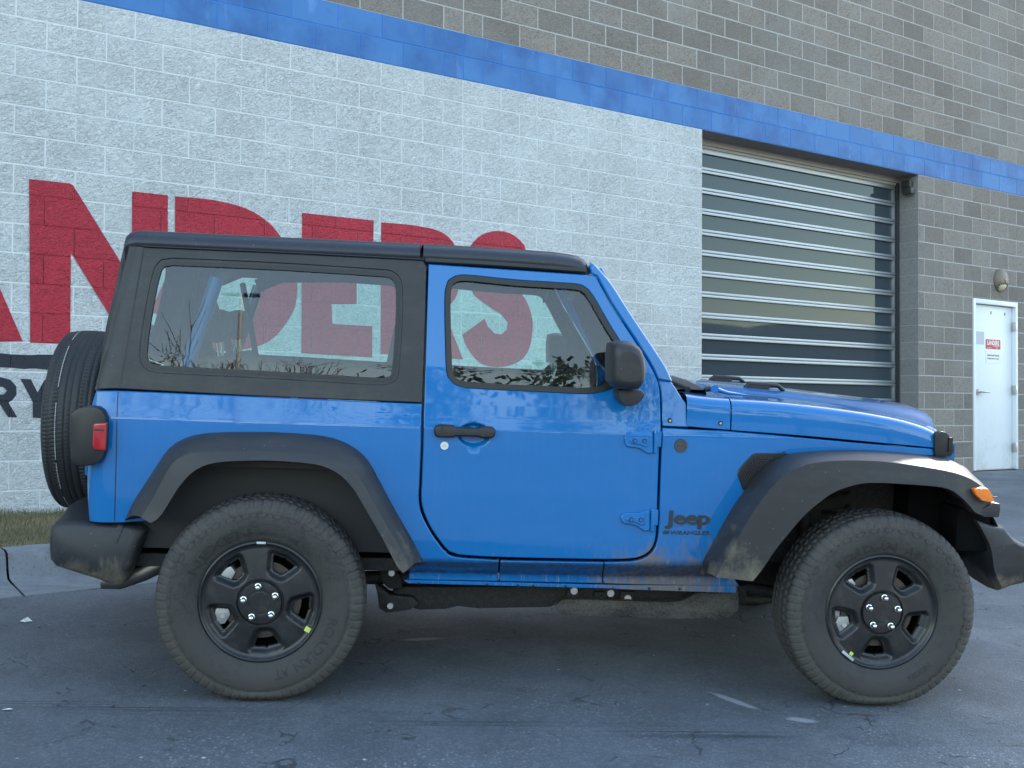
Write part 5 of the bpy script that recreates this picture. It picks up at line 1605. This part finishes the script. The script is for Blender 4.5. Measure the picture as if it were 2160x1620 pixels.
def rim_mesh():
    """face of the wheel: five spokes with five pressed windows"""
    NR, NA = 64, 400
    rs_ = [.012+(.2345-.012)*i/(NR-1) for i in range(NR)]
    win = []
    pts = [(.184, -15.5), (.186, 0), (.184, 15.5), (.150, 13.5), (.127, 11), (.121, 7), (.1195, 0), (.121, -7), (.127, -11), (.150, -13.5)]
    base = [(r*math.cos(R(a)), r*math.sin(R(a))) for r, a in pts]
    def sd(px, pz):
        d = 1e9; ins = False
        for i in range(len(base)):
            (x1, z1), (x2, z2) = base[i-1], base[i]
            ex, ez = x2-x1, z2-z1
            t = max(0, min(1, ((px-x1)*ex+(pz-z1)*ez)/(ex*ex+ez*ez)))
            d = min(d, math.hypot(px-x1-ex*t, pz-z1-ez*t))
            if (z1 > pz) != (z2 > pz) and px < ex*(pz-z1)/ez+x1: ins = not ins
        return -d if ins else d
    def depth(r, s):
        if r > .226: b = .004*math.sin(min(1, (.2345-r)/.0085)*math.pi/2)
        elif r > .218: b = .004-.012*(.226-r)/.008
        elif r > .206: b = -.008-.004*math.sin((.218-r)/.012*math.pi/2)
        else:
            t = (.206-r)/.13
            b = -.012+.010*min(1, max(0, t))**.8
        if r < .0815: b = .006-.0015*(r/.08)**4 if r > .046 else .0062
        elif r < .0885: b = -.010
        if .043 < r < .046: b -= .0012
        if r >= .0885 and s < .024:
            k = 1-max(0, s)/.024
            b -= .022*(k*k*(3-2*k))
        return b
    V, F_ = [], []
    S = []
    for i in range(NA):
        a = 2*math.pi*i/NA
        am = (a+math.pi/5) % (2*math.pi/5)-math.pi/5
        for r in rs_:
            s = sd(r*math.cos(am), r*math.sin(am)) if .08 < r < .226 else 1
            S.append(s)
            V.append((r*math.cos(a), -depth(r, s), r*math.sin(a)))
    for i in range(NA):
        j_ = (i+1) % NA
        for k in range(NR-1):
            q = (i*NR+k, j_*NR+k, j_*NR+k+1, i*NR+k+1)
            if max(S[t] for t in q) < 0: continue
            F_.append(q)
    c = len(V); V.append((0, -.0062, 0))
    for i in range(NA): F_.append((c, ((i+1) % NA)*NR, i*NR))
    me = bpy.data.meshes.new('rim'); me.from_pydata(V, [], F_)
    me.polygons.foreach_set('use_smooth', [True]*len(F_)); me.set_sharp_from_angle(angle=R(48))
    me.materials.append(M['rim'])
    bm = bmesh.new(); bm.from_mesh(me)
    ed = [e for e in bm.edges if len(e.link_faces) == 1 and (e.verts[0].co.xz.length < .21)]
    ret = bmesh.ops.extrude_edge_only(bm, edges=ed)
    for v in ret['geom']:
        if isinstance(v, bmesh.types.BMVert): v.co.y += .022
    bmesh.ops.recalc_face_normals(bm, faces=bm.faces)
    bm.to_mesh(me); bm.free()
    return me
rim_me = rim_mesh()
def lathe_y(name, prof, mat, parent, n=48):
    rows = [[(r*math.cos(2*math.pi*k/n), y, r*math.sin(2*math.pi*k/n)) for k in range(n)] for y, r in prof]
    return loft(name, rows, mat, parent, closed=True, smooth=40)

SW = ((.243, -.106), (.250, -.109), (.256, -.1115), (.268, -.1155), (.280, -.119), (.300, -.1222), (.312, -.1226), (.325, -.1222), (.338, -.1205))
def arc_text(name, body, r0, h, a0, a1, parent, mat, bold=.05):
    """raised letters on the sidewall, tops outward, reading clockwise from angle a0 to a1 (degrees)"""
    vs, fs = text_mesh(body, 1.0, bold)
    X = max(v.x for v in vs)
    def place(a, b, d):
        t = R(a0+(a1-a0)*a/X); r = r0+b/.70*h
        yy = -.109
        for (r1, y1), (r2, y2) in zip(SW, SW[1:]):
            if r1 <= r <= r2: yy = y1+(y2-y1)*(r-r1)/(r2-r1)
        return (r*math.cos(t), yy-d+.0006, r*math.sin(t))
    return solid_text(name, vs, fs, mat, parent, place, .0016)

def make_wheel(name, x, y, side, rot, kind='at', label=None):
    w = bpy.data.objects.new(name, None); COL.objects.link(w); w.parent = car
    if label: w['label'] = label
    w.location = (x, y, .386)
    if side > 0: w.rotation_euler = (0, 0, math.pi)
    t = bpy.data.objects.new('tyre', tyre_at if kind == 'at' else tyre_ht); COL.objects.link(t); t.parent = w
    r = bpy.data.objects.new('rim', rim_me); COL.objects.link(r); r.parent = w
    r.location = (0, -.097, 0); r.rotation_euler = (0, -rot, 0)
    return w, t, r
lug_m = MB()
lug_m.disc_y(0, 0, .0098, -.018, .004, 6).disc_y(0, 0, .0125, -.004, .004, 14)
rows = [(-.018, .0096), (-.024, .0075), (-.027, .003)]
lug_prof = [(.002, .0128), (-.003, .0128), (-.004, .0105), (-.019, .0102), (-.0245, .0085), (-.0275, .0045), (-.028, .0005)]
lug_me = None
def wheel_full(name, x, side, rot, label):
    global lug_me
    w, t, r = make_wheel(name, x, side*.799, side, rot, 'at', label)
    b = lathe_y('barrel', [(-.085, .222), (-.07, .214), (.02, .205), (.09, .214), (.10, .23)], M['rim'], w)
    for k in range(5):
        a = rot+2*math.pi*k/5+math.pi/5
        if lug_me is None:
            o = lathe_y('lug_nut', lug_prof, M['chrome'], w, 14); lug_me = o.data
        else:
            o = bpy.data.objects.new('lug_nut', lug_me); COL.objects.link(o); o.parent = w
        o.location = (.0627*math.cos(a), -.105, .0627*math.sin(a))
        MB().disc_y(0, 0, .0158, -.0005, .0005, 18).build('lug_recess', M['seal'], w).location = (.0627*math.cos(a), -.1035, .0627*math.sin(a))
    return w
rw = wheel_full('wheel', 0.0, -1, R(62), 'rear wheel nearest the camera')
fw = wheel_full('wheel', 2.459, -1, R(52), 'front wheel nearest the camera')
wheel_full('wheel', 0.0, 1, R(20), 'rear wheel on the far side')
wheel_full('wheel', 2.459, 1, R(40), 'front wheel on the far side')
for w, flip in ((rw, 1), (fw, 1)):
    br = MB().disc_y(0, 0, .151, -.012, .012, 48).build('brake_disc', M['disc'], w); br.location = (0, -.035, 0)
    MB().disc_y(0, 0, .085, -.035, .02, 32).build('brake_hat', M['under'], w).location = (0, -.03, 0)
    MB().disc_y(0, 0, .212, .03, .06, 40).build('brake_shield', M['dark_liner'], w)
    cal = MB()
    cal.prism([(-.175, .075), (-.150, .115), (-.118, .128), (-.100, .105), (-.122, .062), (-.155, .055)], -.062, .03)
    cal.prism([(-.178, -.06), (-.165, -.03), (-.125, -.028), (-.115, -.06), (-.135, -.095), (-.165, -.10)], -.062, .03)
    cal.prism([(-.185, .075), (-.155, .065), (-.155, -.05), (-.185, -.06)], -.05, .03)
    cal.build('brake_caliper', M['castmetal'], w, bevel=.004)
    MB().tube([(-.150, -.062, .062), (-.105, -.062, .045)], .006, 8).disc_y(-.16, .055, .010, -.07, -.05, 6).disc_y(-.142, -.062, .010, -.072, -.05, 6).build('caliper_bolt', M['bolt'], w)
arc_text('tyre_lettering', 'ROADIAN', .268, .034, -11, -61, rw, M['rubber_letter'], .03)
arc_text('tyre_lettering', 'AT', .268, .034, -65, -77, rw, M['rubber_letter'], .03)
arc_text('tyre_lettering', 'NEXEN', .258, .032, 158, 98, rw, M['rubber_letter'], .03)
arc_text('tyre_lettering', 'ROADIAN', .254, .034, 138, 82, fw, M['rubber_letter'], .03)
arc_text('tyre_lettering', 'AT', .254, .034, 74, 58, fw, M['rubber_letter'], .03)
arc_text('tyre_lettering', 'NEXEN', .276, .022, -45, -66, fw, M['rubber_letter'], .03)
# raised zigzag shoulder ornament and band on the sidewall
for w in (rw, fw):
    zz = MB()
    for k in range(36):
        a0 = 2*math.pi*k/36
        pts = []
        for da, r in ((-.055, .343), (-.02, .329), (.03, .329), (.06, .337), (.05, .343)):
            a = a0+da; pts.append((r*math.cos(a), r*math.sin(a)))
        ring = []
        for i in range(len(pts)-1):
            (x1, z1), (x2, z2) = pts[i], pts[i+1]
            dx, dz = x2-x1, z2-z1; L_ = math.hypot(dx, dz); nx_, nz_ = -dz/L_*.0011, dx/L_*.0011
            if min(z1, z2) < -.342: continue
            zz.prism([(x1+nx_, z1+nz_), (x2+nx_, z2+nz_), (x2-nx_, z2-nz_), (x1-nx_, z1-nz_)], -.1232, -.119)
    zz.build('sidewall_ribs', M['rubber'], w, smooth=0)['kind'] = 'stuff'
# wheel weights and inspection stickers
def on_rim(w, name, r, a, sx, sz, mat, y=-.103):
    o = MB().box(-sx/2, sx/2, -.002, .002, -sz/2, sz/2).build(name, M[mat], w, bevel=.0012)
    o.location = (r*math.cos(R(a)), y, r*math.sin(R(a))); o.rotation_euler = (0, -R(a-90), 0)
    return o
on_rim(rw, 'wheel_weight', .229, 90.5, .034, .009, 'weight')
on_rim(rw, 'sticker', .209, -30, .020, .022, 'sticker', -.0925)
on_rim(fw, 'wheel_weight', .222, 233, .060, .011, 'weight')
on_rim(fw, 'sticker', .207, 236, .015, .015, 'sticker', -.0925)

# spare wheel on the tailgate (tread faces the camera)
sp = bpy.data.objects.new('spare_wheel', None); COL.objects.link(sp); sp.parent = car
sp['label'] = 'spare wheel with unused road tyre on the tailgate'
sp.location = (-.868, .0, .972); sp.rotation_euler = (0, 0, -math.pi/2)
t = bpy.data.objects.new('tyre', tyre_ht); COL.objects.link(t); t.parent = sp
r = bpy.data.objects.new('rim', rim_me); COL.objects.link(r); r.parent = sp; r.location = (0, -.097, 0)
b = lathe_y('barrel', [(-.085, .222), (.02, .205), (.10, .23)], M['rim'], sp)
MB().tube([(0, .0, 0), (0, .19, 0)], .08, 20).build('carrier', M['under'], sp)
ln = MB()
for k in range(300):
    a0, a1 = 2*math.pi*k/300, 2*math.pi*(k+.72)/300
    if noise.noise(Vector((k*.09, 0, 0))) < -.22: continue
    y = -.046; r_ = .3992
    q = []
    for a in (a0, a1):
        q += [(r_*math.cos(a), y-.0016, r_*math.sin(a)), (r_*math.cos(a), y+.0016, r_*math.sin(a))]
    ln.add(q, [(0, 2, 3, 1)])
ln.build('chalk_line', M['tread_line'], sp, smooth=0)['kind'] = 'stuff'

# ---------------- underbody
for s in (-1, 1):
    ra = MB().prism([(0.4994,0.3504),(0.5418,0.3711),(2.0074,0.4021),(2.0118,0.3198),(1.5057,0.3195),(1.2012,0.3143),(1.1617,0.2954),(0.8615,0.2845),(0.7717,0.2930),(0.7227,0.2802),(0.6142,0.2744),(0.5645,0.2876)], s*.42, s*.55).build('frame_rail', M['under'], car, bevel=.006)
    if s < 0:
        for x, z in [(0.9848,0.3432),(1.0449,0.3422)]: MB().disc_y(x, z, .008, -.5515, -.53, 10).build('frame_hole', M['seal'], ra)
        for x, z in [(0.7853,0.3498)]: MB().box(x-.009, x+.009, -.5515, -.53, z-.02, z+.016).build('frame_hole', M['seal'], ra)
        for x, z in [(1.2577,0.3725),(1.4140,0.3652),(1.4882,0.3441),(1.4863,0.3421)][:3]: MB().disc_y(x, z, .018, -.575, -.54, 16, .015).build('frame_bolt', M['bolt'], ra)
        for x, z in [(1.2591,0.3422),(1.3767,0.3381),(1.4883,0.3421)]: MB().prism([(x-.03, z+.03), (x+.03, z+.03), (x+.03, z-.01), (x+.012, z-.03), (x-.012, z-.03), (x-.03, z-.01)], -.565, -.52).disc_y(x, z, .014, -.573, -.56, 14).build('frame_bracket', M['under'], ra, bevel=.003)
tk = spline([(1.2022,0.3403,1),(1.2299,0.3447),(1.6724,0.3402),(1.7128,0.3449),(1.7721,0.3782),(1.8327,0.3894,1),(1.9560,0.4179,1),(1.9661,0.3086),(1.9410,0.2778),(1.8802,0.2647),(1.6356,0.2650),(1.3130,0.2720),(1.2171,0.2745,1),(1.1717,0.3118,1)], step=.04)
MB().prism(tk, -.20, -.60).build('tank_guard', M['mud'], car, bevel=.012)
MB().box(1.95, 2.3, -.35, .35, .30, .5).build('gearbox', M['under'], car, bevel=.03)
# axles, links, springs and dampers
MB().tube([(0, -.72, .386), (0, .72, .386)], .045, 14).tube([(0, .06, .386), (0, -.16, .386)], .13, 16).build('rear_axle', M['under'], car)
MB().tube([(2.459, -.70, .386), (2.459, .70, .386)], .045, 14).tube([(2.459, .16, .386), (2.459, .36, .386)], .12, 16).build('front_axle', M['under'], car)
for s in (-1, 1):
    MB().tube([(0, .5*s, .33), (.30, .53*s, .40), (.66, .52*s, .41)], .028, 10).build('control_arm', M['under'], car)
    MB().tube([(2.459, .5*s, .33), (1.75, .45*s, .40)], .028, 10).build('control_arm', M['under'], car)
    bk = MB().prism([(0.4237,0.3972),(0.4879,0.3447),(0.5822,0.3384),(0.6107,0.3109),(0.5763,0.2844),(0.5256,0.2756),(0.4769,0.2688),(0.4469,0.2882),(0.4371,0.3478)], s*.50, s*.585).build('link_bracket', M['under'], car, bevel=.005)
    if s < 0:
        for x, z in [(0.4917,0.3027),(0.4927,0.4392)]: MB().disc_y(x, z, .0125, -.602, -.57, 16).build('link_bolt', M['bolt'], bk)
    MB().prism([(0.4414,0.4472),(0.4997,0.4563),(0.5323,0.4192),(0.5419,0.3696),(0.4832,0.3685),(0.4548,0.3978)], s*.50, s*.58).build('body_mount', M['under'], car, bevel=.005)
    for xx in (-.10, 2.40):
        sg2 = []
        for k in range(90):
            a = k*.42; sg2.append((xx+.055*math.cos(a), s*.50+.055*math.sin(a), .44+.0042*k))
        MB().tube(sg2, .008, 6).build('coil_spring', M['under'], car)
        MB().tube([(xx-.10, s*.56, .40), (xx-.14, s*.54, .60), (xx-.16, s*.53, .86)], [.026, .030, .018], 10).build('damper', M['under'], car)
MB().box(-.64, .62, -.50, -.38, .50, .60).box(-.64, .62, .38, .50, .50, .60).build('rear_frame', M['under'], car)
ep = [(-0.6439,0.4026),(-0.5783,0.4038),(-0.4912,0.4360),(-0.4004,0.4797)]
MB().tube([(ep[0][0], -.66, ep[0][1]), (ep[1][0], -.66, ep[1][1]), (ep[2][0], -.66, ep[2][1]), (ep[3][0], -.64, ep[3][1]), (-.15, -.5, .58)], [.034, .036, .036, .035, .035], 16).build('exhaust_pipe', M['pipe'], car)
MB().tube([(-.52, -.55, .50), (-.52, .45, .50)], .10, 18).build('silencer', M['pipe'], car)

# ---------------- interior
MB().box(1.36, 1.60, -.68, .68, .80, 1.17).build('dashboard', M['interior'], car, bevel=.04)
MB().box(1.30, 1.45, -.14, .14, .55, .95).build('console', M['interior'], car, bevel=.03)
stw = MB()
c = Vector((1.17, .37, 1.12)); ax = Vector((-.88, 0, .47)).normalized(); u = Vector((0, 1, 0)); v_ = ax.cross(u)
stw.tube([tuple(c+(u*math.cos(2*math.pi*k/32)+v_*math.sin(2*math.pi*k/32))*.185) for k in range(33)], .015, 8, cap=False)
stw.tube([tuple(c-u*.18), tuple(c+u*.18)], .018, 8).tube([tuple(c), tuple(c-v_*.18)], .018, 8).tube([tuple(c), tuple(c-ax*.22)], .04, 10)
stw.build('steering_wheel', M['trimblack'], car)
def seat(x, y, w, rear=False):
    sw = MB().box(x-.02, x+.48, y-w, y+w, .62, .78).build('seat', M['seat'], car, bevel=.05)
    h = .58 if not rear else .60
    bk = [(x-.02, .70), (x+.13, .70), (x-.06, .70+h), (x-.16, .70+h-.01)]
    MB().prism(bk, y-w*.95, y+w*.95).build('seat_back', M['seat'], sw, bevel=.04)
    for yy in ((y,) if not rear else (y-.28, y+.28)):
        MB().box(x-.18, x-.095, yy-.11, yy+.11, .70+h+.05, .70+h+.19).build('headrest', M['seat'], sw, bevel=.04)
        MB().tube([(x-.125, yy-.05, .70+h-.02), (x-.135, yy-.05, .70+h+.06)], .006, 6).tube([(x-.125, yy+.05, .70+h-.02), (x-.135, yy+.05, .70+h+.06)], .006, 6).build('headrest_post', M['bolt'], sw)
seat(.72, -.36, .25); seat(.72, .36, .25)
seat(-.14, 0, .52, True)
for s in (-1, 1):
    a = [(-0.2334,1.6157),(-0.2740,1.4750),(-0.3268,1.3034),(-0.3521,1.2080)]
    rb_ = MB()
    rb_.tube([(x, s*.645, z) for x, z in a], .028, 12)
    rb_.build('roll_bar_leg', P, car)
    MB().tube([(a[0][0], s*.60, a[0][1]), (a[0][0]+.12, s*.60, 1.67), (.55, s*.58, 1.70), (1.2, s*.58, 1.70)], .035, 10).tube([(.55, s*.58, 1.70), (.56, s*.64, 1.4), (.56, s*.68, .8)], .04, 10).build('roll_bar', M['interior'], car)
    MB().tube([(.50, s*.60, 1.52), (.44, s*.57, 1.2), (.42, s*.55, .75)], .018, 6).build('seat_belt', M['seat'], car)
    MB().tube([(-.30, s*.56, 1.62), (-.22, s*.40, 1.35), (-.15, s*.38, .95)], .016, 6).build('seat_belt', M['seat'], car)
    MB().box(-.62, .56, min(s*.68, s*.72), max(s*.68, s*.72), .55, 1.15).build('side_trim', M['interior'], car)
MB().tube([(.55, -.58, 1.70), (.55, .58, 1.70)], .035, 10).build('roll_bar', M['interior'], car)
MB().box(1.27, 1.30, -.12, .12, 1.60, 1.67).build('rear_view_mirror', M['trimblack'], car, bevel=.01)

bpy.context.view_layer.update()
